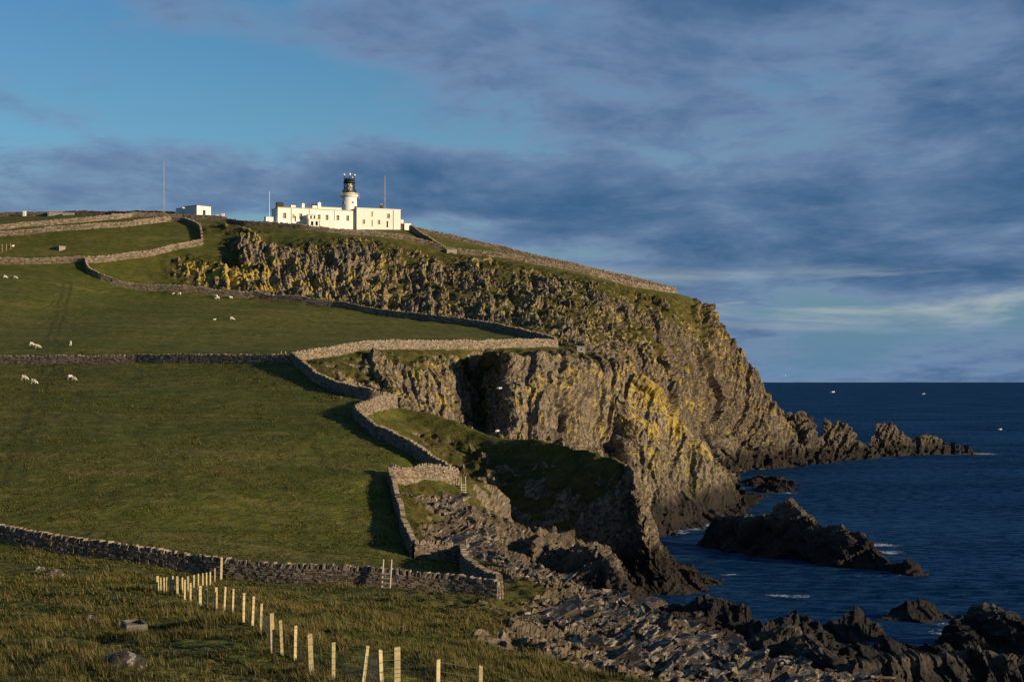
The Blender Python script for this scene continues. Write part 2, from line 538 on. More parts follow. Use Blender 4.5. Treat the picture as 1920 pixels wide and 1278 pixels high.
# lichened rock shelf right of the near wall
land.line([(940, 1135, 113, .45), (1000, 1152, 108, .75), (1100, 1188, 105, 1), (1200, 1216, 104, 1), (1300, 1242, 101, 1), (1400, 1268, 96, 1), (1500, 1300, 90, 1), (1700, 1390, 78, 1)], pale=.9, pin=.6)
land.line([(950, 1078, 136, .6), (1040, 1082, 139, .5), (1085, 1098, 137, .7), (1130, 1112, 134, 1), (1200, 1142, 129, 1), (1260, 1177, 124, 1), (1330, 1217, 117, 1), (1440, 1250, 108, 1), (1560, 1290, 100, 1), (1750, 1350, 90, 1)], pale=.95, pin=.8)
land.line([(980, 1100, 128, .3), (1020, 1105, 127, .35), (1060, 1130, 124, .9), (1120, 1155, 120, .8)], pale=.6, pin=.5)
land.line([(1000, 1075, 152), (1090, 1128, 146), (1180, 1160, 143), (1250, 1200, 138), (1340, 1240, 131), (1450, 1275, 124), (1600, 1310, 116), (1850, 1350, 110)], rock=1, pale=.2, pin=.5)
land.line([(1185, 1150, 176), (1300, 1166, 167), (1450, 1186, 160), (1620, 1207, 154), (1780, 1226, 148), (2000, 1245, 143)], rock=1, pin=.5)
Lw([(14, 190, -4), (30, 184, -4), (60, 172, -4), (80, 150, -4), (90, 110, -4), (80, 50, -4), (60, 0, -4)], rock=1)
# walled point: rubble slope and sandstone face
land.line([(748, 908, 178), (800, 906, 185), (868, 910, 189.5, .2), (900, 907, 192, .5), (930, 911, 194, .7), (955, 935, 195.5, 1), (963, 984, 197, 1)], yel=.2, pin=.97)
land.line([(866, 925, 187, .6), (874, 958, 186.5, 1), (905, 987, 189.5, 1), (945, 994, 192.5, 1), (961, 992, 195.5, 1)], rock=1, pin=.97)
land.line([(757, 935, 175, .5), (800, 925, 178, .5), (850, 945, 178, 1), (872, 962, 179, 1)], pale=.9, pin=.6)
land.line([(772, 985, 163, .3), (820, 990, 166, .9), (870, 1000, 170, 1), (920, 1006, 175, 1)], pale=.9, pin=.6)
land.line([(790, 1036, 152, .4), (830, 1030, 156, .8), (880, 1040, 152, 1), (960, 1058, 150, 1), (1010, 1070, 150, 1)], pale=.75, pin=.8)
# tilted slabs: foot of their dark side, crest, and the sunlit edge behind the crest
land.line([(940, 1045, 176), (1000, 1070, 174), (1060, 1088, 170), (1120, 1116, 165), (1185, 1152, 160)], rock=1, pale=.2, pin=.8)
land.line([(955, 1018, 193), (1000, 1022, 190), (1050, 1018, 183), (1085, 1024, 178), (1124, 1020, 171.5), (1150, 1060, 168), (1175, 1103, 165), (1197, 1144, 162.5)], rock=1, pale=.45, yel=.2, pin=.95)
land.line([(1090, 1022, 186), (1138, 1018, 183), (1170, 1053, 180), (1197, 1097, 176), (1218, 1138, 171)], rock=1, pale=.5, pin=.9)
land.line([(890, 1070, 140, .3), (930, 1085, 133, .3), (960, 1070, 141, .8), (1020, 1070, 148, 1)], pale=.7, pin=.6)
# gully between the point and the shaded ridge
land.line([(810, 875, 206, .3), (862, 905, 204, .4), (925, 952, 203, .9), (975, 995, 199, 1), (1050, 1050, 194, 1), (1130, 1108, 187, 1), (1200, 1145, 178, 1)], rock=1, pin=.9)
land.line([(790, 840, 214, .3), (830, 868, 212, .36), (880, 893, 209.5, .38), (930, 915, 206, .4), (1000, 965, 200, .44), (1080, 1025, 195, .5), (1150, 1085, 190, .9), (1190, 1105, 187, 1), (1262, 1114, 186, 1)], pin=.8)
# shaded ridge: crest, then its right-hand edge down to the water and the sunlit end behind that edge
land.line([(743, 764, 230), (790, 771, 227), (853, 791, 222.5), (884, 803, 220), (947, 822, 216), (994, 824, 212, .1), (1041, 827, 208, .1), (1100, 841, 203, .2), (1145, 858, 199, .3), (1172, 867, 196, .6), (1184, 884, 193, 1), (1196, 922, 191, 1), (1205, 970, 190, 1), (1215, 1032, 190, 1), (1250, 1082, 189, 1)], yel=.45, pin=.97)
land.line([(1194, 876, 202), (1216, 922, 202), (1227, 970, 202), (1236, 1032, 202), (1290, 1064, 203), (1340, 1086, 203)], rock=1, yel=.45, pin=.95)
land.line([(715, 785, 219), (755, 792, 223), (785, 804, 221.5, .2), (820, 822, 219.5, .36), (880, 850, 216, .34), (950, 880, 210.5, .34), (1040, 900, 203, .34), (1130, 930, 195.5, .46), (1160, 980, 193, .8), (1175, 1040, 192, 1)], pin=.85)  # rock kept low so dark turf colour deepens the face's shade
land.line([(690, 801, 208), (740, 824, 205), (800, 858, 200, .1), (848, 884, 193.5, .2)], pin=.8)
# back of the ridge and floor of the inlet
land.line([(770, 776, 241, .4), (860, 812, 239, .6), (947, 845, 234, .8), (1041, 862, 227, 1), (1130, 915, 219, 1), (1200, 1000, 216, 1), (1245, 1070, 212, 1)], pin=.6)
land.line([(790, 790, 247, .8), (870, 818, 252, 1), (947, 850, 249, 1), (1041, 875, 246, 1), (1130, 930, 242, 1), (1205, 1020, 240, 1), (1260, 1075, 232, 1)], pin=.6)
# middle cliff: rim, upper face, face, foot
land.line([(575, 684, 256, .1), (600, 681, 255, .5), (640, 675, 262, .6), (700, 668, 271, .4), (740, 668, 275, .35), (780, 676, 277, .4), (822, 672, 286, .5), (858, 667, 293, .5), (882, 666, 299, .6), (905, 664, 300, .6), (938, 662, 284, .6), (954, 661, 281, .8), (1010, 658, 290, .8), (1082, 672, 303, .8), (1140, 684, 314, .8), (1172, 693, 315, 1, .6), (1205, 712, 315, 1, .75), (1238, 750, 313, 1, .76), (1280, 805, 312, 1, .8), (1322, 865, 312, 1, .72), (1352, 898, 312, 1, .6), (1405, 925, 325, 1)], yel=.5, pin=.95)
land.line([(610, 716, 243, .5), (660, 715, 250, .95), (700, 720, 254, .5), (760, 715, 263, .95), (822, 715, 273, .95), (862, 712, 284, .9), (880, 718, 298, .7), (904, 716, 299, .7), (938, 712, 275, 1), (960, 715, 271, 1), (1040, 720, 282, 1), (1110, 735, 296, 1), (1158, 745, 307, 1), (1176, 748, 299, 1, .7), (1205, 775, 300, 1, .72), (1240, 810, 303, 1, .7), (1300, 880, 303, 1, .5), (1345, 925, 303, 1, .3), (1392, 948, 318, 1)], rock=1, yel=.6, pin=.7)
land.line([(665, 738, 238, .5), (720, 745, 241, .7), (790, 755, 254, .95), (850, 765, 264, .95), (874, 775, 277, .8), (884, 777, 291, .7), (906, 777, 292, .7), (938, 770, 267, 1), (975, 775, 263, 1), (1041, 785, 273, 1), (1110, 800, 289, 1), (1146, 815, 298, 1), (1172, 820, 285, 1, .5), (1200, 870, 286, 1, .6), (1260, 930, 290, 1), (1320, 955, 294, 1), (1375, 962, 304, 1)], rock=1, yel=.55, pin=.6)
land.line([(720, 757, 236, .3), (790, 782, 249, .9), (862, 800, 260, 1), (884, 815, 280, .8), (906, 818, 281, .8), (940, 820, 260, 1), (980, 830, 257, 1), (1060, 850, 264, 1), (1130, 880, 282, 1), (1156, 890, 288, 1), (1176, 900, 276, 1, .3), (1190, 930, 275, 1, .2), (1215, 970, 272, 1, .1), (1232, 996, 269, 1), (1300, 986, 279, 1), (1382, 970, 296, 1), (1420, 940, 335, 1), (1484, 918, 373, 1)], rock=1, yel=.4, pin=.7)
land.line([(1215, 1058, 251), (1300, 1050, 260), (1410, 1022, 284), (1505, 962, 352)], rock=1, pin=.5)
land.line([(1360, 905, 350), (1410, 892, 395), (1470, 900, 402)], rock=1, pin=.6)
land.line([(1300, 905, 380), (1352, 905, 412), (1440, 905, 425), (1530, 935, 385)], rock=1, pin=.6)
# headland: foot of the bluff, two lines up its face, its brow
land.line([(470, 552, 437, .9, .8), (560, 566, 432, .95, .7), (640, 573, 428, .95, .65), (703, 583, 424, .8), (800, 595, 418, .8), (930, 608, 410, .8), (1000, 622, 402, .8), (1044, 634, 394, .9), (1100, 653, 384, 1), (1172, 686, 388, 1), (1230, 715, 398, 1), (1290, 780, 416, 1), (1325, 845, 436, 1), (1343, 878, 458, 1), (1380, 876, 470, 1), (1417, 876, 473, 1), (1462, 873, 480, 1), (1530, 868, 495, 1)], yel=.55, pin=.8)
land.line([(1050, 640, 340, .9), (1085, 652, 350, .8), (1150, 678, 360, .8), (1180, 694, 372, .9)], rock=.9, pale=.6, pin=.6)
land.line([(452, 515, 446, .9, .7), (520, 515, 446, .95, .65), (600, 520, 442, .95, .6), (680, 530, 440, .85, .7), (760, 545, 444, .6), (800, 545, 438, .8), (900, 560, 434, .8), (1000, 580, 430, .7), (1080, 590, 424, .6), (1150, 615, 420, .7), (1190, 640, 427, .6), (1230, 650, 416, .85), (1300, 700, 438, .85), (1370, 780, 458, 1), (1400, 830, 466, 1), (1440, 845, 474, 1)], yel=.6, pin=.5)
land.line([(420, 475, 462, .8, .55), (480, 468, 455, .9, .55), (540, 472, 455, .85, .6), (600, 475, 453, .8, .55), (660, 470, 454, .9), (740, 490, 456, .7), (800, 505, 456, .7), (860, 500, 458, .8), (930, 515, 456, .8), (1000, 535, 456, .7), (1080, 540, 455, .7), (1150, 560, 450, .7), (1230, 590, 450, .75), (1290, 640, 456, .8), (1350, 700, 472, .9), (1400, 760, 482, 1), (1435, 800, 486, 1)], yel=.5, pin=.5)
land.line([(398, 430, 483, .6), (430, 428, 476, .5), (480, 440, 468, .4), (520, 462, 462, .15), (560, 458, 462, .25), (610, 450, 463, .3), (660, 453, 464, .4), (720, 462, 467, .4), (780, 473, 469, .4), (850, 488, 469, .5), (940, 492, 471, .5), (1040, 515, 472, .5), (1120, 530, 473, .4), (1190, 552, 478, .6), (1250, 558, 484, .3), (1290, 553, 496, .2), (1309, 572, 500, .45), (1322, 604, 503, .7), (1342, 624, 505, 1), (1379, 647, 507, 1), (1402, 679, 508, 1), (1426, 702, 509, 1), (1442, 726, 509, 1), (1454, 755, 509, 1), (1490, 800, 508, 1), (1535, 862, 507, 1)], yel=.7, pin=.9)
# bank beside the western gully
land.line([(384, 425, 476), (400, 452, 467), (425, 478, 458, .1), (450, 508, 449, .6), (464, 530, 443, 1)], yel=.9, pin=.95)
land.line([(200, 510, 443), (300, 512, 447, .2), (350, 505, 451, .55), (400, 518, 447, 1), (430, 537, 441, 1)], yel=.95, pin=.5)
# hilltop behind and the far side of the headland
land.line([(340, 404, 540), (420, 408, 520), (520, 415, 516), (640, 424, 515), (760, 430, 512), (900, 459, 512), (1093, 508, 512), (1267, 549, 512), (1300, 575, 518, 1)], pin=.5)
Lw([(-400, 620, 80), (-150, 610, 78), (-60, 600, 66), (0, 590, 52), (40, 570, 40), (66, 555, 22)], rock=.4, pin=.3)
Lw([(-420, 760, 30), (-100, 740, 20), (0, 680, -4), (60, 630, -4), (90, 580, -4), (110, 545, -4), (108, 512, -4), (95, 478, -4), (66, 452, -4)], rock=.8, pin=.5)

def target(M, A):
    px = 960 + FPX * M[:, 0] / np.maximum(M[:, 1], 5)
    py = HZ - FPX * (M[:, 2] - CZ) / np.maximum(M[:, 1], 5)
    t = np.maximum(M[:, 1], 30) * 1.875 / FPX * np.where(A[:, 0] > 0.25, np.where(M[:, 1] > 380, 2.15, RES_ROCK), RES_TURF)
    out = np.maximum(np.maximum(-px, px - WID) - 30, np.maximum(py - HEI - 60, 0))
    t = t * (1 + np.clip(out, 0, 400) / 40.0)
    t = np.where((M[:, 1] > 516) | (M[:, 2] < -1.0), np.maximum(t, 3.0), t)
    t = t * np.where(M[:, 1] < 150, 1.0, 1.0)
    return np.maximum(t, 0.12)
RES_ROCK, RES_TURF = 2.7, 6.0

Q, B, T = land.build(target)
N = vnormals(Q, T)
rock0 = B[:, 0].copy()
Y = Q[:, 1]
far = np.clip((Y - 330) / 60, 0, 1)
pxv = 960 + FPX * Q[:, 0] / np.maximum(Y, 5)
rock0 = rock0 * (1 - far * np.clip((1190 - pxv) / 80, 0, 1) * (0.04 + 0.11 * np.clip((pxv - 640) / 200, 0, 1)))
pale_h = 0.55 * far * np.clip((pxv - 1150) / 120, 0, 1)
isr = rock0 > 0.03
Qr = Q[isr]
rr, fr_ = rock0[isr], far[isr]
n_big, n_mid = fbm(Qr, 0.10, 4, 0.6), fbm(Qr + 31, 0.40, 3, 0.6)
rk = rr + (0.65 * n_big + 0.70 * n_mid) * np.clip(rr * 4, 0, 1) * np.clip((1.08 - rr) * 4, 0.2, 1)
rkm_r = np.clip((rk - 0.44) / 0.2, 0, 1)
shore = np.clip((212 - Qr[:, 1]) / 14, 0, 1)
bl = blocks(Qr, [(5.5, 8.0, 1.9), (1.9, 3.1, 1.25), (0.75, 1.3, 0.60)], layer=0.95)
pxr = 960 + FPX * Qr[:, 0] / np.maximum(Qr[:, 1], 5)
nose = np.clip((pxr - 1165) / 25, 0, 1) * np.clip((Qr[:, 1] - 240) / 15, 0, 1)
steep = np.maximum(nose, fr_)
b2 = blocks(Qr, [(9.0, 17.0, 5.5), (3.2, 7.5, 2.3), (1.1, 2.6, 1.0)], layer=1.0, bed=JT1, j1v=BED)
wst = fr_ * np.clip((1230 - pxr) / 140, 0, 1)            # the broken western bluff: smaller blocks
b3 = blocks(Qr + 5, [(3.4, 4.2, 1.7), (1.4, 2.0, 1.15), (0.7, 1.1, 0.6)], 0.7, 0.8, bed=JT1, j1v=BED)
bl = (bl * (1 - 0.35 * steep) + b2 * np.maximum(0.62 * fr_, 0.8 * nose)) * (1 - wst) + b3 * wst
bs = blocks(Qr, [(2.4, 4.6, 1.0), (0.9, 1.9, 0.85), (0.42, 0.9, 0.42)], 0.3, 0.80, bed=unit((0.50, -0.66, 0.56)), j1v=unit((-0.75, -0.45, 0.48)))
bs = 0.72 * bs + 0.72 * blocks(Qr + 13, [(2.0, 3.4, 1.0), (0.8, 1.5, 0.75)], 0.4, 0.70)
calm = 1 - 0.85 * np.clip(1.7 - np.hypot((Qr[:, 0] + 3) / 4.5, (Qr[:, 1] - 192) / 6), 0, 1)     # one clean sandstone face
bs *= calm * 0.85
bl = bl * (1 - shore) * (0.80 + 0.25 * fr_) + bs * shore
gul = fbm(Qr * np.array([1, 1, 0.22]), 0.085, 4, 0.55, ridged=True)
amp = np.clip(rr * 1.6, 0, 1)
d = np.zeros(len(Q))
d[isr] = rkm_r * bl + amp * (gul - 0.1) * (0.8 + 0.9 * fr_) * (1 - 0.8 * shore) + amp * n_mid * (0.5 + 0.5 * fr_) * calm
d[isr] *= np.where(Qr[:, 2] < 1.0, 0.55, 1.0)
rkm = np.zeros(len(Q))
rkm[isr] = rkm_r
turf = 1 - rkm
tf = fbm(Q, 0.45, 3, 0.6)
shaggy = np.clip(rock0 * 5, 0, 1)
hum = np.clip((118 - Y) / 10, 0, 1)
d += turf * (hum * (fbm(Q + 9, 0.19, 3, 0.55) * 0.62) + fbm(Q, 0.07, 2) * 0.45 * np.clip((Y - 20) / 60, 0, 1) + tf * (0.22 + 0.5 * shaggy) + np.abs(perlin(Q * 1.5)) * 0.12)
Q2 = Q + N * d[:, None]
N2 = vnormals(Q2, T)
# turf settles on ledges
ledge = np.clip((N2[:, 2] - 0.66) / 0.2, 0, 1) * np.clip((0.99 - rock0) * 3, 0, 1) * np.clip((Q2[:, 2] - 9) / 5, 0, 1)
rfin = np.clip(rkm - ledge * (0.7 + 0.8 * tf), 0, 1)
# vehicle tracks worn across the pasture
track = np.zeros(len(Q2))
def ray_plan(px, py, D):
    return np.array(W(px, py, D))[:2]
def seg_dist(P2, a, b):
    ab = b - a
    t = np.clip(((P2 - a) @ ab) / (ab @ ab), 0, 1)
    return np.linalg.norm(P2 - (a + t[:, None] * ab), axis=1)
for poly in ([(20, 940, 160), (45, 860, 188), (70, 780, 225), (95, 690, 288)], [(95, 640, 315), (110, 580, 360), (125, 510, 425)], [(728, 1106, 117), (712, 1130, 105), (690, 1165, 88)]):
    pp = [ray_plan(*p) for p in poly]
    for a, b in zip(pp[:-1], pp[1:]):
        mid_d = seg_dist(Q2[:, :2] + (0.8 * perlin(Q2 * 0.08))[:, None], a, b)
        for off in (0.0,):
            track = np.maximum(track, 0.75 * np.exp(-((mid_d - 0.9) / 0.4) ** 2) if poly[0][1] != 1106 else np.exp(-(mid_d / 0.6) ** 2))
Q = Q2
LAND_ATTR = dict(shag_shade=np.clip(rock0 * 3.0, 0, 1), rock=rfin, yellow=B[:, 1], pale=np.maximum(B[:, 2], pale_h), track=track)
LAND_ATTR['pale'] = np.where((Y < 200), LAND_ATTR['pale'] * 0.72, LAND_ATTR['pale'])

# region of every triangle: each becomes its own piece of the setting
cen = Q[T].mean(1)
rt = rock0[T].mean(1)
nwx = np.array([W(*p)[:2] for p in near_wall])
ynw = np.interp(cen[:, 0], nwx[:, 0], nwx[:, 1])
reg = np.full(len(T), 1)
reg[(cen[:, 1] < ynw) & (cen[:, 0] < 2)] = 0
reg[(cen[:, 0] >= 2) & (cen[:, 1] < 90) & (rt < 0.5)] = 0
reg[(rt > 0.42) & (cen[:, 1] < 205)] = 2
reg[(cen[:, 1] >= 190) & (cen[:, 1] < 350) & (rt > 0.2)] = 3
reg[(cen[:, 1] >= 330) & ((rt > 0.2) | (cen[:, 1] > 470))] = 4
names = ['foreground_slope', 'pasture', 'rocky_shore', 'sea_cliff', 'headland']
for r, nm in enumerate(names):
    t = T[reg == r]
    if not len(t):
        continue
    u, inv = np.unique(t, return_inverse=True)
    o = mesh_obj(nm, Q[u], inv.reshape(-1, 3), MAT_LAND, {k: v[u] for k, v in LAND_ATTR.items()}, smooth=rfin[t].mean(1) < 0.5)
    tag(o, kind='structure')
print('LAND', len(Q), len(T))
BVH = BVHTree.FromPolygons(Q.tolist(), T.tolist(), all_triangles=True)
EYE = Vector((0, 0, CZ))

# ------------------------------------------------------------------ many boxes in one mesh
BOXC = np.array([(x, y, z) for z in (-1, 1) for y in (-1, 1) for x in (-1, 1)], dtype=np.float64)
BOXF = np.array([(0, 2, 3, 1), (4, 5, 7, 6), (0, 1, 5, 4), (2, 6, 7, 3), (0, 4, 6, 2), (1, 3, 7, 5)])
def box_cloud(c, ax, ay, azv, jit=0.0):
    """c: centres, ax/ay/azv: half-extent vectors (n,3)"""
    n = len(c)
    V = c[:, None] + BOXC[None, :, 0:1] * ax[:, None] + BOXC[None, :, 1:2] * ay[:, None] + BOXC[None, :, 2:3] * azv[:, None]
    if jit:
        sz = np.minimum(np.linalg.norm(ax, axis=1), np.linalg.norm(azv, axis=1))
        V += rng.uniform(-1, 1, V.shape) * (jit * sz)[:, None, None]
    Fc = (np.arange(n) * 8)[:, None, None] + BOXF[None]
    return V.reshape(-1, 3), Fc.reshape(-1, 4)


# tilted sandstone slabs breaking through the shore: pieces of the rocky shore
MAT_SLAB = make_rock_mat('shelf_slab', 3.0, 0.05, 0.90, 0.85)
SHORE = bpy.data.objects['rocky_shore']
TEMPL = []
for k in range(10):
    bm = bmesh.new()
    bmesh.ops.create_cube(bm, size=2)
    bmesh.ops.subdivide_edges(bm, edges=bm.edges[:], cuts=1, use_grid_fill=True)
    for v in bm.verts:
        taper = 1 - 0.22 * abs(v.co.x) * random.random()
        v.co = Vector((v.co.x * random.uniform(.82, 1.1), v.co.y * taper * random.uniform(.8, 1.1), v.co.z * random.uniform(.75, 1.15)))
    bmesh.ops.triangulate(bm, faces=bm.faces[:])
    me = bpy.data.meshes.new('rock_slab')
    bm.to_mesh(me)
    bm.free()
    me.materials.append(MAT_SLAB)
    TEMPL.append(me)
spx = 960 + FPX * cen[:, 0] / np.maximum(cen[:, 1], 5)
spy = HZ - FPX * (cen[:, 2] - CZ) / np.maximum(cen[:, 1], 5)
ok_ = (reg == 2) & (rt > .72) & (spx > 760) & (spx < 1700) & (spy < 1290) & (cen[:, 2] > 2.5) & (cen[:, 1] > 82) & (cen[:, 1] < 192)
ok_ &= ~((spx > 925) & (cen[:, 1] > 156))
ok_ &= ~((spx > 862) & (spx < 965) & (spy < 990))
cand = np.flatnonzero(ok_)
ar_ = np.linalg.norm(np.cross(Q[T[cand, 1]] - Q[T[cand, 0]], Q[T[cand, 2]] - Q[T[cand, 0]]), axis=1)
pw = ar_ / cen[cand, 1] ** 1.0
for t in rng.choice(cand, 190, replace=False, p=pw / pw.sum()):
    u_ = Vector((0.84, 0.30 + random.uniform(-.45, .45), 0.34 + random.uniform(-.2, .16))).normalized()
    n_ = Vector((-0.40 + random.uniform(-.1, .1), -0.30 + random.uniform(-.12, .12), 0.85))
    n_ = (n_ - u_ * n_.dot(u_)).normalized()
    v_ = n_.cross(u_)
    far_ = 1.0 + max(0, cen[t, 1] - 110) / 120
    L_ = min(2.3, random.lognormvariate(-.35, .65)) * far_
    hx, hy, hz_ = L_, L_ * random.uniform(.3, .6), random.uniform(.09, .26) * far_
    o = bpy.data.objects.new('rock_slab', random.choice(TEMPL))
    COL.objects.link(o)
    o.parent = SHORE
    mw = Matrix((u_ * hx, v_ * hy, n_ * hz_)).transposed().to_4x4()
    mw.translation = Vector(cen[t]) + n_ * hz_ * random.uniform(-.5, .7)
    o.matrix_local = mw
# the countless smaller splinters between them
tt = rng.choice(cand, 1500, p=pw / pw.sum())
m2 = len(tt)
uu = np.array([0.84, 0.30, 0.34]) + rng.uniform(-.45, .45, (m2, 3))
uu /= np.linalg.norm(uu, axis=1, keepdims=True)
nn_ = np.array([-0.40, -0.30, 0.85]) + rng.uniform(-.4, .4, (m2, 3))
nn_ -= uu * (uu * nn_).sum(1, keepdims=True)
nn_ /= np.linalg.norm(nn_, axis=1, keepdims=True)
vv = np.cross(nn_, uu)
fr2 = (1.0 + np.clip(cen[tt, 1] - 110, 0, None) / 130)[:, None]
ln2 = rng.lognormal(-1.05, .45, (m2, 1)) * fr2
th2 = rng.uniform(.05, .13, (m2, 1)) * fr2
V2, F2 = box_cloud(cen[tt] + nn_ * th2 * rng.uniform(0, 2.2, (m2, 1)), uu * ln2, vv * ln2 * rng.uniform(.35, .8, (m2, 1)), nn_ * th2, 0.35)
o = mesh_obj('rock_splinters', V2, F2, MAT_SLAB, smooth=False, parent=SHORE)
o['kind'] = 'stuff'
def hit(px, py):
    """where the line of sight through a photo pixel meets the land"""
    dv = Vector(((px - 960) / FPX, 1, -(py - HZ) / FPX)).normalized()
    h = BVH.ray_cast(EYE, dv)
    return h[0]
def ground(x, y, zfall=0.0):
    h = BVH.ray_cast(Vector((x, y, 300)), Vector((0, 0, -1)))
    return h[0].z if h[0] else zfall

# ------------------------------------------------------------------ sea
def make_sea():
    m, t = new_mat('sea_water')
    pos = wpos(t)
    n1 = t.noise(t.mapping(pos, (0.6, 1.0, 1), (0, 0, 0.3)), 0.48, 6, 0.68, 0.3)
    n2 = t.noise(t.mapping(pos, (0.7, 1.2, 1), (0, 0, -0.2)), 1.5, 5, 0.6)
    swell = t.noise(t.mapping(pos, (0.5, 1.0, 1)), 0.02, 3)
    foam = t.attr('foam')
    fn = t.math('ADD', t.math('MULTIPLY', t.noise(pos, 0.6, 6, 0.7, 1.0), 0.75), t.math('MULTIPLY', t.noise(pos, 3.0, 3, 0.6), 0.25))
    fm = t.ramp(fn, t.math('SUBTRACT', 0.82, t.math('MULTIPLY', foam, 0.40)), t.math('SUBTRACT', 0.92, t.math('MULTIPLY', foam, 0.36)))
    # scattered white horses
    caps = t.math('MULTIPLY', t.ramp(t.noise(t.mapping(pos, (0.25, 0.8, 1), (0, 0, 0.2)), 0.22, 4, 0.6, 0.6), 0.70, 0.75), t.ramp(t.noise(pos, 0.012, 3), 0.5, 0.62))
    fm = t.math('MAXIMUM', fm, caps, clamp=True)
    deep = t.mix(t.ramp(swell, 0.3, 0.7), (0.002, 0.018, 0.056), (0.004, 0.027, 0.080))
    col = t.mix(fm, deep, (0.55, 0.58, 0.62))
    h = t.math('ADD', t.math('MULTIPLY', n1, 1.0), t.math('MULTIPLY', n2, 0.45))
    bn = nn(t.nt, 'ShaderNodeBump')
    bn.inputs['Strength'].default_value = 1.0
    bn.inputs['Distance'].default_value = 1.2
    t.lk(h, bn.inputs['Height'])
    # ruffled water: wave slopes cut the mirror reflection to a fraction
    df = nn(t.nt, 'ShaderNodeBsdfDiffuse')
    t.lk(col, df.inputs['Color'])
    gl = nn(t.nt, 'ShaderNodeBsdfGlossy')
    gl.inputs['Roughness'].default_value = 0.30
    gl.inputs['Color'].default_value = (0.45, 0.80, 1, 1)
    for q in (df, gl):
        t.lk(bn.outputs[0], q.inputs['Normal'])
    mx = nn(t.nt, 'ShaderNodeMixShader')
    t.lk(t.math('MULTIPLY', t.math('ADD', t.ramp(n1, 0.40, 0.62, 0.0, 0.12), t.ramp(swell, 0.35, 0.65, 0.0, 0.045)), t.math('SUBTRACT', 1.0, fm)), mx.inputs[0])
    t.lk(df.outputs[0], mx.inputs[1])
    t.lk(gl.outputs[0], mx.inputs[2])
    t.lk(mx.outputs[0], nn(t.nt, 'ShaderNodeOutputMaterial').inputs[0])
    return m
xs = np.concatenate([[-90000, -20000, -4000, -800], np.arange(-40, 191, 1.0), [260, 500, 1500, 6000, 25000, 90000]])
ys = np.concatenate([[-3000, -300, 0], np.arange(60, 620, 1.25), [700, 900, 1400, 2500, 6000, 20000, 70000, 150000]])
GX, GY = np.meshgrid(xs, ys)
SV = np.stack([GX.ravel(), GY.ravel(), np.zeros(GX.size)], 1)
nx_, ny_ = len(xs), len(ys)
ii = (np.arange(ny_ - 1)[:, None] * nx_ + np.arange(nx_ - 1)[None]).ravel()
SF = np.stack([ii, ii + 1, ii + 1 + nx_, ii + nx_], 1)
FOAM = np.zeros(len(SV))
def add_foam(px, py, rx, ry, a=1.0):
    D = CZ * FPX / (py - HZ)
    x, y = (px - 960) / FPX * D, D
    FOAM[:] = np.maximum(FOAM, a * np.exp(-(((SV[:, 0] - x) / (1.7 * rx)) ** 2 + ((SV[:, 1] - y) / (1.5 * ry)) ** 2)))
for f in ((1270, 996, 3, 5), (1295, 990, 4, 6), (1325, 984, 3, 5), (1240, 999, 2, 3), (1470, 922, 4, 7), (1400, 940, 3, 6), (1650, 1021, 3.5, 3.5), (1670, 1035, 3, 3), (1480, 1116, 3.2, 2.2), (1368, 1077, 1.5, 1.5), (1495, 869, 7, 5, .8), (1560, 866, 6, 5, .8), (1660, 858, 6, 6, .8), (1830, 850, 8, 12), (1770, 852, 6, 8, .8), (1775, 1185, 1.6, 3), (1790, 1170, 2, 2), (1700, 1078, 3, 2, .8), (1620, 1080, 6, 1.5, .7), (1900, 1268, 2.5, 2), (1455, 872, 4, 4, .7), (1900, 858, 5, 6, .6), (1215, 1150, 1.5, 2, .8)):
    add_foam(*f)
sea = mesh_obj('sea', SV, SF, make_sea(), {'foam': FOAM})
tag(sea, kind='structure')

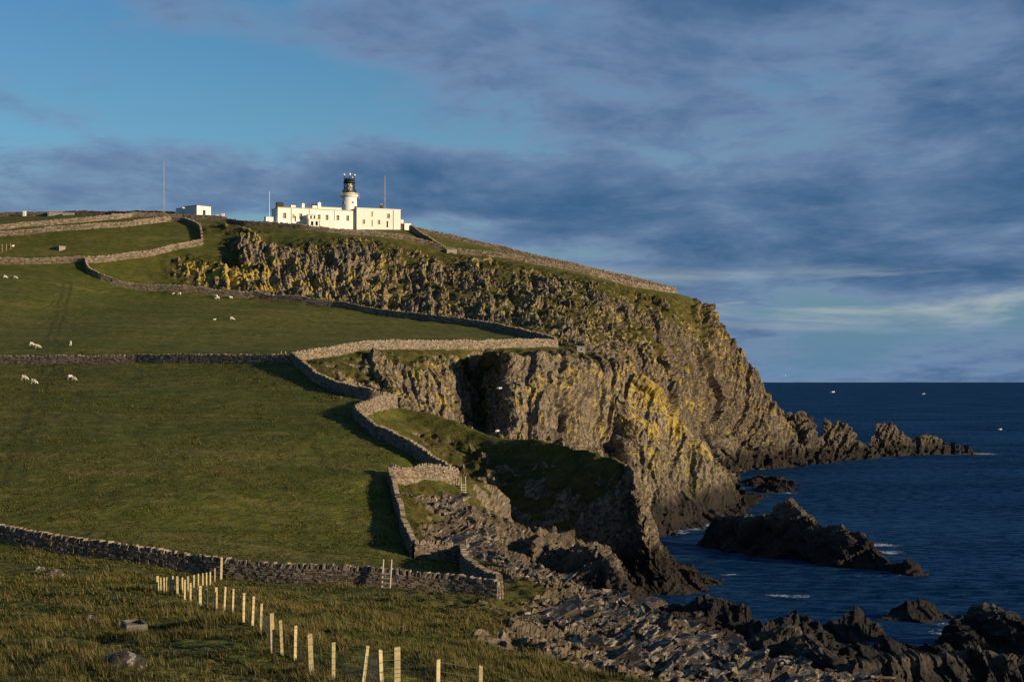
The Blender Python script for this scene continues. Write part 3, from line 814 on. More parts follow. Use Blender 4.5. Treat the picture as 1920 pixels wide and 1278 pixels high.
# ------------------------------------------------------------------ separate rocks: stacks, skerries, fins
def rock_thing(name, label, ridge, group=None, mat=None, base_z=-2.0, lvl=1.0, res=2.6, pale=0.0, yel=0.0, rel=0.45):
    """ridge: (photo x, photo y, distance, reach towards the eye, reach away)"""
    L = Land()
    rp = [np.array(W(*p[:3])) for p in ridge]
    wf = [p[3] for p in ridge]
    wb = [p[4] for p in ridge]
    L.line([tuple(p) for p in rp], rock=1, world=True, pin=.95)
    def side(sign, ws, frac, zf):
        out = []
        for k, p in enumerate(rp):
            b = max(base_z, p[2] * 0 + base_z)
            out.append((p[0] + sign * 0.12 * ws[k] * frac, p[1] + sign * ws[k] * frac, b + (p[2] - b) * zf))
        return out
    for sign, ws in ((-1, wf), (1, wb)):
        L.line(side(sign, ws, 0.45, rel), rock=1, world=True, pin=.5)
        L.line(side(sign, ws, 1.0, 0.0), rock=1, world=True, pin=.8)
    e0, e1 = rp[0], rp[-1]
    L.line([(e0[0] - 0.5 * wf[0], e0[1] - wf[0] * .5, base_z), (e0[0] - 0.6 * wf[0], e0[1], base_z), (e0[0] - 0.4 * wb[0], e0[1] + wb[0] * .6, base_z)], rock=1, world=True)
    L.line([(e1[0] + 0.5 * wf[-1], e1[1] - wf[-1] * .5, base_z), (e1[0] + 0.6 * wf[-1], e1[1], base_z), (e1[0] + 0.4 * wb[-1], e1[1] + wb[-1] * .6, base_z)], rock=1, world=True)
    D = np.mean([p[2] for p in ridge])
    tg = lambda M, A: np.full(len(M), D * 1.875 / FPX * res)
    q, b, t = L.build(tg, levels=9, smooth=1)
    n = vnormals(q, t)
    dd = blocks(q, [(2.6, 3.8, 1.5 * lvl), (1.1, 1.9, 0.9 * lvl), (0.45, 0.8, 0.45 * lvl)]) + (fbm(q, 0.18, 4) * 1.1 + fbm(q, 0.5, 3, ridged=True) * 0.5) * lvl
    q = q + n * dd[:, None]
    org = np.array([np.mean([p[0] for p in rp]), np.mean([p[1] for p in rp]), 0.0])
    m = len(q)
    o = mesh_obj(name, q - org, t, mat or MAT_SKERRY, smooth=False)
    o.location = org
    tag(o, label, 'rock', group)
    return o

rock_thing('sea_stack', 'long black rock island with a pointed peak, off the foot of the cliff',
    [(1306, 1016, 247, 3, 4), (1345, 974, 246, 11, 6), (1390, 978, 242, 13, 7), (1426, 976, 239, 13, 7), (1455, 952, 237, 12, 7), (1480, 936, 235, 13, 7), (1500, 955, 233, 13, 7), (1517, 972, 231, 13, 7), (1544, 985, 228, 12, 7), (1571, 984, 225, 12, 7), (1594, 993, 222, 11, 6), (1616, 999, 220, 10, 6), (1643, 1027, 217, 8, 5), (1670, 1056, 213, 6, 4), (1706, 1054, 210, 5, 4), (1724, 1074, 208, 3, 3)], lvl=.8, pale=.3)
rock_thing('sea_rock', 'craggy dark rock joined to the foot of the headland cliff',
    [(1432, 815, 500, 16, 8), (1463, 776, 500, 18, 10), (1489, 783, 499, 17, 10), (1512, 776, 500, 15, 10), (1530, 822, 503, 10, 8)], 'rocks trailing off the headland', lvl=1.5, pale=.3)
rock_thing('sea_rock', 'round-topped dark rock between the craggy rock and the sharp one, off the headland',
    [(1530, 838, 516, 6, 6), (1550, 792, 522, 13, 9), (1575, 785, 525, 13, 9), (1592, 799, 526, 12, 8), (1608, 832, 527, 7, 7), (1634, 840, 530, 6, 6)], 'rocks trailing off the headland', lvl=1.3, pale=.2)
rock_thing('sea_rock', 'outermost dark rock with a sharp crag and a long low tail running out to sea',
    [(1630, 834, 545, 6, 6), (1646, 793, 550, 11, 8), (1662, 792, 551, 11, 8), (1680, 802, 552, 9, 8), (1700, 818, 554, 8, 7), (1716, 829, 556, 7, 7), (1743, 815, 560, 8, 8), (1782, 831, 564, 7, 7), (1822, 847, 568, 4, 5)], 'rocks trailing off the headland', lvl=1.2)
rock_thing('sea_rock', 'flat black reef barely awash at the end of the headland rocks',
    [(1800, 852, 552, 2, 2), (1820, 851, 552, 3, 2), (1842, 852, 552, 2, 2)], 'rocks trailing off the headland', lvl=.4, base_z=-1)
MAT_FIN = make_rock_mat('sandstone_fin', 2.0, 0.25, 0.55)
rock_thing('rock_fin', 'stack of tilted layered slabs with a serrated top under the sandstone face',
    [(1000, 1020, 176, 3, 3), (1020, 1008, 178, 3, 3), (1050, 996, 179, 3, 3), (1078, 988, 179, 3, 2), (1084, 1000, 179, 2, 2)], 'tilted slabs below the walled point', MAT_FIN, base_z=3, lvl=.35, pale=.6)
rock_thing('rock_fin', 'small pale upright slab standing on the slabs below the sandstone face',
    [(1022, 1000, 190, 2, 1.5), (1036, 985, 190, 2, 1.5), (1041, 987, 190, 2, 1.5), (1043, 1000, 190, 2, 1.5)], 'tilted slabs below the walled point', MAT_FIN, base_z=4, lvl=.2, pale=.8)
G = 'dark skerries along the near shore'
rock_thing('skerry', 'long black rock with a toothed crest below the lichened shelf',
    [(1222, 1138, 166, 9, 5), (1259, 1140, 162, 12, 6), (1290, 1128, 161, 13, 6), (1317, 1120, 161, 13, 6), (1345, 1128, 160, 13, 6), (1372, 1135, 159, 12, 6), (1399, 1137, 158, 11, 6), (1421, 1163, 156, 8, 5)], G, lvl=.8, pale=.35)
rock_thing('skerry', 'black rock with a blunt twin peak left of the pyramid rock',
    [(1428, 1176, 147, 8, 5), (1446, 1158, 149, 10, 5), (1465, 1168, 150, 10, 5), (1489, 1143, 153, 11, 6), (1505, 1155, 153, 10, 6), (1535, 1180, 152, 7, 5)], G, lvl=.7, pale=.3)
rock_thing('skerry', 'pyramid-shaped dark rock with slanting cracks at the edge of the water',
    [(1550, 1176, 157, 6, 4), (1575, 1160, 158, 9, 5), (1597, 1143, 159, 10, 5), (1610, 1143, 159, 10, 5), (1630, 1163, 159, 8, 5), (1650, 1181, 158, 5, 4)], G, lvl=.6, pale=.2)
rock_thing('skerry', 'low broad dark rock beyond the small tidal pool',
    [(1632, 1172, 169, 5, 5), (1668, 1140, 171, 8, 6), (1705, 1128, 172, 9, 6), (1735, 1130, 172, 9, 6), (1768, 1150, 171, 7, 6), (1805, 1170, 170, 5, 5)], G, lvl=.45, pale=.2)
rock_thing('skerry', 'biggest black rock with a rounded top, right of the tidal pool',
    [(1768, 1222, 147, 7, 5), (1792, 1180, 150, 12, 6), (1829, 1143, 151, 16, 7), (1850, 1141, 151, 17, 7), (1890, 1148, 149, 17, 7), (1925, 1155, 148, 17, 7), (2000, 1152, 147, 16, 7)], G, lvl=.9)
MAT_SHELF = make_rock_mat('brown_shore_rock', 3.0, 0.1, 0.5, 0.8)
rock_thing('skerry', 'brown block of jointed rock with a lit flat top where a gull stands',
    [(1405, 1215, 131, 6, 5), (1440, 1190, 131, 8, 5), (1470, 1180, 131, 10, 5), (1505, 1184, 130, 11, 5), (1535, 1206, 128, 10, 5), (1570, 1240, 125, 8, 5)], G, MAT_SHELF, lvl=.6, pale=.5)
rock_thing('skerry', 'low black rock shelf in front of the tidal pool',
    [(1580, 1208, 138, 11, 5), (1640, 1204, 139, 13, 4), (1690, 1202, 140, 14, 4), (1730, 1210, 139, 14, 4), (1775, 1212, 138, 13, 4)], G, lvl=.6)
rock_thing('skerry', 'bottommost black broken rock, against the biggest black rock',
    [(1550, 1255, 117, 10, 6), (1640, 1246, 118, 11, 6), (1720, 1236, 120, 11, 7), (1800, 1226, 121, 12, 7), (1870, 1232, 120, 11, 7), (1960, 1250, 117, 11, 6)], G, lvl=.7)

def make_stone_mat():
    m, t = new_mat('drystone')
    pos = wpos(t)
    tone = t.attr('tone')
    c = t.mix(t.ramp(tone, 0.0, 1.0, smooth=False), (0.095, 0.068, 0.046), (0.26, 0.205, 0.145))
    c = t.mix(t.ramp(t.noise(pos, 2.5, 4, 0.6), 0.5, 0.75), c, (0.30, 0.255, 0.20))
    c = t.mix(t.math('MULTIPLY', t.ramp(t.noise(pos, 0.7, 4, 0.7), 0.60, 0.72), 0.6), c, (0.30, 0.17, 0.04))
    finish(t, c, 0.92, t.noise(pos, 12, 4, 0.6), 0.03, 0.6, 0.15)
    return m
MAT_STONE = make_stone_mat()
m_, t_ = new_mat('wall_hearting')
finish(t_, (0.035, 0.028, 0.022), 1.0)
MAT_CORE = m_

def resample(pts, step):
    P = np.array(pts, dtype=np.float64)
    d = np.concatenate([[0], np.cumsum(np.hypot(*np.diff(P[:, :2], axis=0).T))])
    s = np.linspace(0, d[-1], max(2, int(d[-1] / step) + 1))
    return s, np.stack([np.interp(s, d, P[:, k]) for k in range(2)], 1)

def stone_wall(name, label, pts, h=1.35, th=0.6, stone=(0.40, 0.17), cope=True, single_cope=False, group='drystone dykes', vis=True):
    xy0 = [W(*p)[:2] for p in pts]
    s, xy = resample(xy0, 1.0)
    # a mason's line is never dead straight
    tg = np.gradient(xy, axis=0)
    tg /= np.linalg.norm(tg, axis=1, keepdims=True) + 1e-9
    nrm = np.stack([tg[:, 1], -tg[:, 0]], 1)
    wob = perlin(np.stack([s * 0.12, s * 0 + len(name), s * 0 + xy[0, 0]], 1)) * 0.22
    xy = xy + nrm * wob[:, None]
    z = np.array([ground(a, b) for a, b in xy])
    k = np.ones(3) / 3
    if len(z) > 4:
        z = np.concatenate([z[:1], np.convolve(z, k, 'valid'), z[-1:]])
    hh = h + perlin(np.stack([s * 0.25, s * 0 + 3.3, s * 0 + xy[0, 1]], 1)) * 0.13
    base = np.array([xy[0, 0], xy[0, 1], z[0]])
    root = empty(name, base, label, 'wall', group)
    Lt = s[-1]
    ev = lambda q, a: np.stack([np.interp(q, s, a[:, i]) for i in range(a.shape[1])], 1)
    zf = lambda q: np.interp(q, s, z)
    up = np.array([0, 0, 1.0])
    cs, axs, ays, azs, tone = [], [], [], [], []
    zz = -0.30
    while zz < h * 0.985:
        ch = stone[1] * rng.uniform(0.75, 1.3)
        for side in (-1, 1):
            cut = np.cumsum(rng.uniform(0.55, 1.6, int(Lt / stone[0] * 1.3) + 6) * stone[0]) - stone[0]
            cut = np.clip(cut[cut < Lt + stone[0]], 0, Lt)
            mid, ln = (cut[:-1] + cut[1:]) / 2, np.diff(cut)
            ok = ln > 0.05
            mid, ln = mid[ok], ln[ok]
            t3 = np.concatenate([ev(mid, tg), np.zeros((len(mid), 1))], 1)
            t3 /= np.linalg.norm(t3, axis=1, keepdims=True)
            n3 = np.stack([t3[:, 1], -t3[:, 0], t3[:, 2] * 0], 1)
            dz = (zf(mid + 0.2) - zf(mid - 0.2)) / 0.4
            lx = np.concatenate([ev(mid, xy), zf(mid)[:, None]], 1)
            scale = np.interp(mid, s, hh) / h
            half = th / 2 * (1 - 0.22 * (zz + 0.3) / (h + 0.3))
            proud = rng.uniform(-0.035, 0.045, len(mid))
            lx = lx + up * ((zz + ch / 2) * scale)[:, None] + n3 * (side * (half - 0.11 + proud))[:, None]
            cs.append(lx)
            tt = t3 + up * dz[:, None]
            axs.append(tt * (ln * 0.47)[:, None])
            ays.append(n3 * 0.12)
            azs.append(np.tile(up * ch * 0.46, (len(mid), 1)) * rng.uniform(0.82, 1.05, (len(mid), 1)))
            tone.append(rng.uniform(0, 1, len(mid)) ** 1.3)
        zz += ch
    V, Fc = box_cloud(np.concatenate(cs) - base, np.concatenate(axs), np.concatenate(ays), np.concatenate(azs), 0.22)
    o = mesh_obj('masonry', V, Fc, MAT_STONE, {'tone': np.repeat(np.concatenate(tone), 8)}, smooth=False, parent=root)
    o['kind'] = 'stuff'
    # hearting
    n3 = nrm
    ring = []
    for (w_, zc) in ((-1, -0.5), (1, -0.5), (0.72, 1.0), (-0.72, 1.0)):
        p = np.concatenate([xy + n3 * (w_ * (th / 2 - 0.14)), (z + (zc * (hh - 0.08) if zc > 0 else zc))[:, None]], 1)
        ring.append(p)
    V = np.stack(ring, 1).reshape(-1, 3) - base
    nS = len(s)
    q = []
    for i in range(4):
        j = (i + 1) % 4
        a = np.arange(nS - 1) * 4
        q.append(np.stack([a + i, a + j, a + 4 + j, a + 4 + i], 1))
    q.append(np.array([[3, 2, 1, 0], [(nS - 1) * 4 + i for i in range(4)]]))
    mesh_obj('hearting', V, np.concatenate(q), MAT_CORE, smooth=False, parent=root)
    if cope:
        sp = stone[0] * 0.62
        cut = np.cumsum(rng.uniform(0.6, 1.5, int(Lt / sp * 1.3) + 6) * sp)
        cut = cut[cut < Lt - 0.05]
        m = len(cut)
        t3 = np.concatenate([ev(cut, tg), np.zeros((m, 1))], 1)
        t3 /= np.linalg.norm(t3, axis=1, keepdims=True)
        n3 = np.stack([t3[:, 1], -t3[:, 0], t3[:, 2] * 0], 1)
        ht = rng.uniform(0.11, 0.21, m) * (1.15 if stone[0] < 0.5 else 1.3)
        ln = rng.uniform(-0.25, 0.55, m)
        c = np.concatenate([ev(cut, xy), (zf(cut) + np.interp(cut, s, hh) + ht * 0.75)[:, None]], 1)
        a_x = t3 * (sp * rng.uniform(0.28, 0.52, m))[:, None]
        a_y = n3 * (th * rng.uniform(0.28, 0.46, m))[:, None] + t3 * rng.uniform(-.1, .1, (m, 1))
        a_z = (up + t3 * ln[:, None]) * ht[:, None]
        tn = rng.uniform(0.3, 1, m)
        if single_cope:
            for i in range(m):
                V, Fc = box_cloud(np.zeros((1, 3)), a_x[i:i + 1], a_y[i:i + 1], a_z[i:i + 1], 0.3)
                so = mesh_obj('coping_stone', V, Fc, MAT_STONE, {'tone': np.full(8, tn[i])}, smooth=False, parent=root)
                so.location = c[i] - base
        else:
            V, Fc = box_cloud(c - base, a_x, a_y, a_z, 0.3)
            o = mesh_obj('coping_stones', V, Fc, MAT_STONE, {'tone': np.repeat(tn, 8)}, smooth=False, parent=root)
            o['kind'] = 'stuff'
    return root

nearS, midS, farS = (0.34, 0.15), (0.44, 0.20), (0.70, 0.33)
stone_wall('stone_dyke', 'long brown drystone wall with a wooden ladder stile and upright coping', near_wall[1:], 1.22, 0.66, nearS, single_cope=True)
stone_wall('stone_dyke', 'short drystone wall dropping from the walled point down to the stile wall', wall_L, 1.45, 0.65, nearS)
stone_wall('stone_dyke', 'shortest drystone wall closing the seaward enclosure at its lower end', wall_K, 1.45, 0.65, nearS)
stone_wall('stone_dyke', 'drystone wall along the field side of the rubble enclosure, throwing a broad shadow', wall_J, 1.4, 0.65, nearS)
stone_wall('stone_dyke', 'drystone wall across the top of the rubble enclosure with a ladder at its seaward end', wall_I, 1.55, 0.65, nearS)
stone_wall('stone_dyke', 'dark drystone wall along the grassy rim above the shaded ridge', wall_H, 1.4, 0.65, midS)
stone_wall('stone_dyke', 'short sunlit dogleg of drystone wall at the head of the shaded ridge', wall_G, 1.6, 0.65, midS)
stone_wall('stone_dyke', 'dark drystone wall along the rim of the rocky bowl', wall_F, 1.4, 0.65, midS)
stone_wall('stone_dyke', 'bright sunlit drystone wall along the top of the middle cliff', wall_E, 1.4, 0.7, midS)
stone_wall('stone_dyke', 'straight drystone wall between the two pastures, with a stile at its seaward end', wall_O[:], 1.2, 0.65, midS)
stone_wall('stone_dyke', 'dark curving drystone wall along the foot of the lichened bluff', wall_D, 1.35, 0.7, farS)
stone_wall('stone_dyke', 'pale drystone wall climbing from the field corner to the top of the grassy bank', wall_C, 1.4, 0.7, farS)
stone_wall('stone_dyke', 'drystone wall below the hilltop track, hooking down to the grassy bank', wall_B, 1.25, 0.7, farS)
stone_wall('stone_dyke', 'drystone wall below the small concrete hut on the hillside', wall_left, 1.4, 0.7, farS)
stone_wall('stone_dyke', 'upper drystone wall of the hilltop track, passing under the flat-roofed white hut', wall_A, 1.25, 0.7, farS)
stone_wall('stone_dyke', 'drystone wall on the skyline beside the ruined hut', wall_sky, 1.2, 0.7, farS)
stone_wall('stone_dyke', 'low drystone wall along the slope directly below the lighthouse buildings', wall_V, 1.2, 0.7, farS)
stone_wall('stone_dyke', 'dark drystone wall running down from the lighthouse yard to the brow wall', wall_U, 1.4, 0.7, farS)
stone_wall('stone_dyke', 'lower of the two drystone walls following the brow of the headland', wall_T, 1.3, 0.7, farS)
stone_wall('stone_dyke', 'drystone wall on the skyline of the headland right of the lighthouse', wall_S, 1.3, 0.7, farS)

# ------------------------------------------------------------------ simple materials
def plain(name, col, rough=0.8, var=0.25, scale=3.0, bump=0.0, spec=0.3, stain=None, **kw):
    m, t = new_mat(name)
    pos = wpos(t)
    n = t.noise(pos, scale, 4, 0.6)
    dark = tuple(c * (1 - var) for c in col)
    c = t.mix(t.ramp(n, 0.3, 0.7), dark, col)
    if stain:
        st = t.noise(t.mapping(pos, (1, 1, 0.25)), 0.9, 4, 0.65)
        c = t.mix(t.ramp(st, 0.58, 0.75, 0, 0.55), c, stain)
    finish(t, c, rough, t.noise(pos, scale * 8, 3) if bump else None, max(bump, 0.001), 0.6, spec, **kw)
    return m
M_WHITE = plain('white_harling', (0.76, 0.73, 0.65), 0.9, 0.06, 2.0, 0.02, stain=(0.66, 0.59, 0.46))
M_CREAM = plain('cream_render', (0.72, 0.67, 0.58), 0.9, 0.10, 1.5, 0.02, stain=(0.50, 0.42, 0.30))
M_BUFF = plain('buff_paint', (0.56, 0.38, 0.13), 0.7, 0.12)
M_YEL = plain('yellow_paint', (0.60, 0.38, 0.06), 0.6, 0.1)
M_BLACK = plain('black_iron', (0.018, 0.018, 0.02), 0.5, 0.3)
M_RED = plain('red_paint', (0.30, 0.035, 0.025), 0.5, 0.2)
M_ROOF = plain('flat_roof_lead', (0.20, 0.19, 0.18), 0.8, 0.25)
M_PANE = plain('window_glass', (0.03, 0.035, 0.045), 0.08, 0.1, spec=0.5)
M_FRAME = plain('white_joinery', (0.75, 0.73, 0.68), 0.6, 0.05)
M_DARK = plain('dark_opening', (0.012, 0.011, 0.010), 0.9, 0.2)
M_LENS = plain('lens_glass', (0.62, 0.60, 0.50), 0.15, 0.15, 4.0, spec=0.6)
M_STEEL = plain('galvanised_steel', (0.42, 0.41, 0.40), 0.5, 0.15, **{'Metallic': 0.6})
M_MAST = plain('red_white_mast', (0.40, 0.33, 0.30), 0.6, 0.3, 0.6)
M_CONC = plain('weathered_concrete', (0.27, 0.24, 0.20), 0.95, 0.25, 3.0, 0.03, stain=(0.15, 0.12, 0.09))
M_WOOD = plain('pale_post_timber', (0.50, 0.40, 0.20), 0.85, 0.30, 6.0, 0.01, stain=(0.34, 0.30, 0.10))
M_GREYWOOD = plain('grey_timber', (0.46, 0.38, 0.27), 0.85, 0.25, 6.0, 0.01)
M_WIRE = plain('fence_wire', (0.13, 0.12, 0.11), 0.6, 0.2, **{'Metallic': 0.5})
M_WOOL = plain('sheep_fleece', (0.70, 0.62, 0.48), 1.0, 0.2, 8.0, 0.05)
M_GULL = plain('white_feathers', (0.80, 0.79, 0.76), 0.9, 0.1)
M_WATER = plain('trough_water', (0.010, 0.012, 0.014), 0.05, 0.1, spec=0.5)

class Shape:
    """collects boxes, prisms and tubes in a local frame; build() links them as one mesh"""
    def __init__(self):
        self.v, self.f = [], []
    def box(self, x0, x1, y0, y1, z0, z1):
        i = len(self.v)
        self.v += [(x, y, z) for z in (z0, z1) for y in (y0, y1) for x in (x0, x1)]
        self.f += [tuple(i + k for k in q) for q in BOXF.tolist()]
        return self
    def lathe(self, prof, n=24, cx=0, cy=0):
        """prof: (radius, z) from the bottom up"""
        i = len(self.v)
        for r, z in prof:
            for k in range(n):
                a = 2 * math.pi * k / n
                self.v.append((cx + r * math.cos(a), cy + r * math.sin(a), z))
        for j in range(len(prof) - 1):
            for k in range(n):
                a, b = i + j * n + k, i + j * n + (k + 1) % n
                self.f.append((a, b, b + n, a + n))
        self.f.append(tuple(i + k for k in reversed(range(n))))
        self.f.append(tuple(i + (len(prof) - 1) * n + k for k in range(n)))
        return self
    def rod(self, a, b, r=0.03, n=6, r2=None):
        a, b = Vector(a), Vector(b)
        d = (b - a).normalized()
        u = d.orthogonal().normalized()
        w_ = d.cross(u)
        i = len(self.v)
        for p, rr in ((a, r), (b, r if r2 is None else r2)):
            for k in range(n):
                t = 2 * math.pi * k / n
                self.v.append(tuple(p + (u * math.cos(t) + w_ * math.sin(t)) * rr))
        for k in range(n):
            self.f.append((i + k, i + (k + 1) % n, i + n + (k + 1) % n, i + n + k))
        self.f.append(tuple(i + k for k in reversed(range(n))))
        self.f.append(tuple(i + n + k for k in range(n)))
        return self
    def ring(self, R_, z, r=0.03, n=20, cx=0, cy=0):
        p = [(cx + R_ * math.cos(2 * math.pi * k / n), cy + R_ * math.sin(2 * math.pi * k / n), z) for k in range(n)]
        for k in range(n):
            self.rod(p[k], p[(k + 1) % n], r, 5)
        return self
    def wall_holes(self, x0, x1, z0, z1, y0, y1, holes):
        """a wall slab in the x-z plane, y0 (front) to y1, with rectangular openings"""
        xs_ = sorted({x0, x1, *[h[0] for h in holes], *[h[1] for h in holes]})
        zs_ = sorted({z0, z1, *[h[2] for h in holes], *[h[3] for h in holes]})
        xs_ = [x for x in xs_ if x0 <= x <= x1]
        zs_ = [z for z in zs_ if z0 <= z <= z1]
        solid = lambda x, z: not any(h[0] < x < h[1] and h[2] < z < h[3] for h in holes)
        nx, nz = len(xs_), len(zs_)
        idx = {}
        def vid(i, j, k):
            if (i, j, k) not in idx:
                idx[(i, j, k)] = len(self.v)
                self.v.append((xs_[i], y1 if k else y0, zs_[j]))
            return idx[(i, j, k)]
        sol = [[solid((xs_[i] + xs_[i + 1]) / 2, (zs_[j] + zs_[j + 1]) / 2) for j in range(nz - 1)] for i in range(nx - 1)]
        g = lambda i, j: 0 <= i < nx - 1 and 0 <= j < nz - 1 and sol[i][j]
        for i in range(nx - 1):
            for j in range(nz - 1):
                if not sol[i][j]:
                    continue
                self.f.append((vid(i, j, 0), vid(i + 1, j, 0), vid(i + 1, j + 1, 0), vid(i, j + 1, 0)))
                self.f.append((vid(i, j + 1, 1), vid(i + 1, j + 1, 1), vid(i + 1, j, 1), vid(i, j, 1)))
                if not g(i - 1, j): self.f.append((vid(i, j, 0), vid(i, j + 1, 0), vid(i, j + 1, 1), vid(i, j, 1)))
                if not g(i + 1, j): self.f.append((vid(i + 1, j, 0), vid(i + 1, j, 1), vid(i + 1, j + 1, 1), vid(i + 1, j + 1, 0)))
                if not g(i, j - 1): self.f.append((vid(i, j, 0), vid(i, j, 1), vid(i + 1, j, 1), vid(i + 1, j, 0)))
                if not g(i, j + 1): self.f.append((vid(i, j + 1, 0), vid(i + 1, j + 1, 0), vid(i + 1, j + 1, 1), vid(i, j + 1, 1)))
        return self
    def build(self, name, mat, parent=None, smooth=False):
        me = bpy.data.meshes.new(name)
        me.from_pydata(self.v, [], self.f)
        if smooth:
            me.polygons.foreach_set('use_smooth', [True] * len(me.polygons))
        me.materials.append(mat)
        me.update()
        o = bpy.data.objects.new(name, me)
        COL.objects.link(o)
        if parent:
            o.parent = parent
        return o

# ------------------------------------------------------------------ the lighthouse station (one frame for all of it)
TH = R(22)
U = np.array([math.cos(TH), math.sin(TH), 0])
VB = np.array([-math.sin(TH), math.cos(TH), 0])
A0 = np.array([*W(521, 415, 486)[:2], 0.0])
def st(px, dep=0.0):
    """distance along the station's front (dep metres behind it) of photo column px"""
    k = (px - 960) / FPX
    o = A0 + VB * dep
    return (k * o[1] - o[0]) / (U[0] - k * U[1])
def sz(px, py, dep=0.0):
    p = A0 + VB * dep + U * st(px, dep)
    return CZ - (py - HZ) / FPX * p[1]
def zx(x, y):                                # detail-crop coordinates -> photo pixel
    return 460 + x / 5.3333, 300 + y / 5.3333
def stf(x, y, dep=0.0):
    px, py = zx(x, y)
    return st(px, dep), sz(px, py, dep)
def station(name, label, cat, px, dep, group=None):
    p = A0 + U * st(px, dep) + VB * dep
    z = ground(p[0], p[1])
    o = empty(name, (p[0], p[1], z), label, cat, group, TH)
    return o, st(px, dep), z, dep

def house(name, label, x0, x1, ytop, front, depth, mat, wins, doors, group, base_drop=1.2, xl=None):
    """front wall between crop columns x0..x1; windows (xc, y0, y1, w) and doors in crop pixels"""
    o, t0, zb, dp = station(name, label, 'house', zx((x0 + x1) / 2, 0)[0], front, group)
    a, b = stf(x0, 0, front)[0] - t0, stf(x1, 0, front)[0] - t0
    top = stf((x0 + x1) / 2, ytop, front)[1] - zb
    g = []
    for q in (a, (a + b) / 2, b):
        p = A0 + U * (t0 + q) + VB * front
        g.append(ground(p[0], p[1]) - zb)
    bot = min(g) - base_drop
    holes = []
    for kind, lst in (('w', wins), ('d', doors)):
        for it in lst:
            xc, y0, y1, wd = it[:4]
            h0 = stf(xc - wd / 2, 0, front)[0] - t0
            h1 = stf(xc + wd / 2, 0, front)[0] - t0
            holes.append((h0, h1, stf(xc, y1, front)[1] - zb, stf(xc, y0, front)[1] - zb, kind, it))
    Shape().wall_holes(a, b, bot, top, 0, 0.35, holes).build('wall', mat, o)
    Shape().box(a, a + 0.35, 0.352, depth, bot, top).build('wall', mat, o)
    Shape().box(b - 0.35, b, 0.352, depth, bot, top).build('wall', mat, o)
    Shape().box(a + 0.352, b - 0.352, depth - 0.35, depth, bot, top).build('wall', mat, o)
    r = Shape().box(a - 0.12, b + 0.12, -0.12, depth + 0.12, top + 0.004, top + 0.22).build('roof', M_BUFF if mat is M_WHITE else mat, o)
    Shape().box(a + 0.4, b - 0.4, 0.4, depth - 0.4, top + 0.16, top + 0.30).build('roof_deck', M_ROOF, r)
    for (h0, h1, hz0, hz1, kind, it) in holes:
        if kind == 'w':
            wo_ = Shape()
            e = 0.13                        # painted margin round the opening
            wo_.box(h0 - e, h1 + e, -0.03, 0.02, hz1 + 0.002, hz1 + e)
            wo_.box(h0 - e, h0 - 0.002, -0.03, 0.02, hz0 - 0.002, hz1)
            wo_.box(h1 + 0.002, h1 + e, -0.03, 0.02, hz0 - 0.002, hz1)
            wo_.box(h0 - e, h1 + e, -0.07, 0.02, hz0 - 0.12, hz0 - 0.004)
            win = wo_.build('window', M_BUFF, o)
            Shape().box(h0, h1, 0.16, 0.18, hz0, hz1).build('pane', M_PANE, win)
            fr = Shape()
            cx_ = (h0 + h1) / 2
            for xa, xb in ((h0, h0 + .06), (h1 - .06, h1), (cx_ - .025, cx_ + .025)):
                fr.box(xa, xb, 0.10, 0.158, hz0, hz1)
            for zc in (hz0 + .035, (hz0 + hz1) / 2, hz1 - .035):
                fr.box(h0 + .062, h1 - .062, 0.102, 0.156, zc - .03, zc + .03)
            fr.build('frame', M_FRAME, win)
        else:
            mt = it[4]
            dr = Shape().box(h0, h1, 0.15, 0.2, hz0, hz1).build('door', mt, o)
            Shape().box(h0 + .08, h0 + .16, 0.10, 0.148, (hz0 + hz1) / 2 - .06, (hz0 + hz1) / 2 + .06).build('handle', M_BLACK, dr)
    return o, t0, zb, a, b, top

def chimney(o, t0, zb, x, y0, y1, w_, dep_loc, mat, capm=None, pots=2, front=0.0):
    px, _ = zx(x, 0)
    dd = front + dep_loc
    c = st(px, dd) - t0
    p0, p1 = sz(px, zx(0, y1)[1], dd) - zb, sz(px, zx(0, y0)[1], dd) - zb
    hw = w_ / 2 / 5.3333 / 5.95
    ch = Shape().box(c - hw, c + hw, dep_loc - hw * .8, dep_loc + hw * .8, p0 - 0.4, p0 + (p1 - p0) * .72).build('chimney', mat, o)
    Shape().box(c - hw * 1.12, c + hw * 1.12, dep_loc - hw * .95, dep_loc + hw * .95, p0 + (p1 - p0) * .722, p0 + (p1 - p0) * .80).build('chimney_cap', capm or mat, ch)
    for k in range(pots):
        xx = c + (k - (pots - 1) / 2) * hw
        s_ = Shape().lathe([(0.16, p0 + (p1 - p0) * .80 + .002), (0.13, p1), (0.10, p1)], 10, xx, dep_loc)
        s_.build('chimney_pot', M_BUFF, ch)

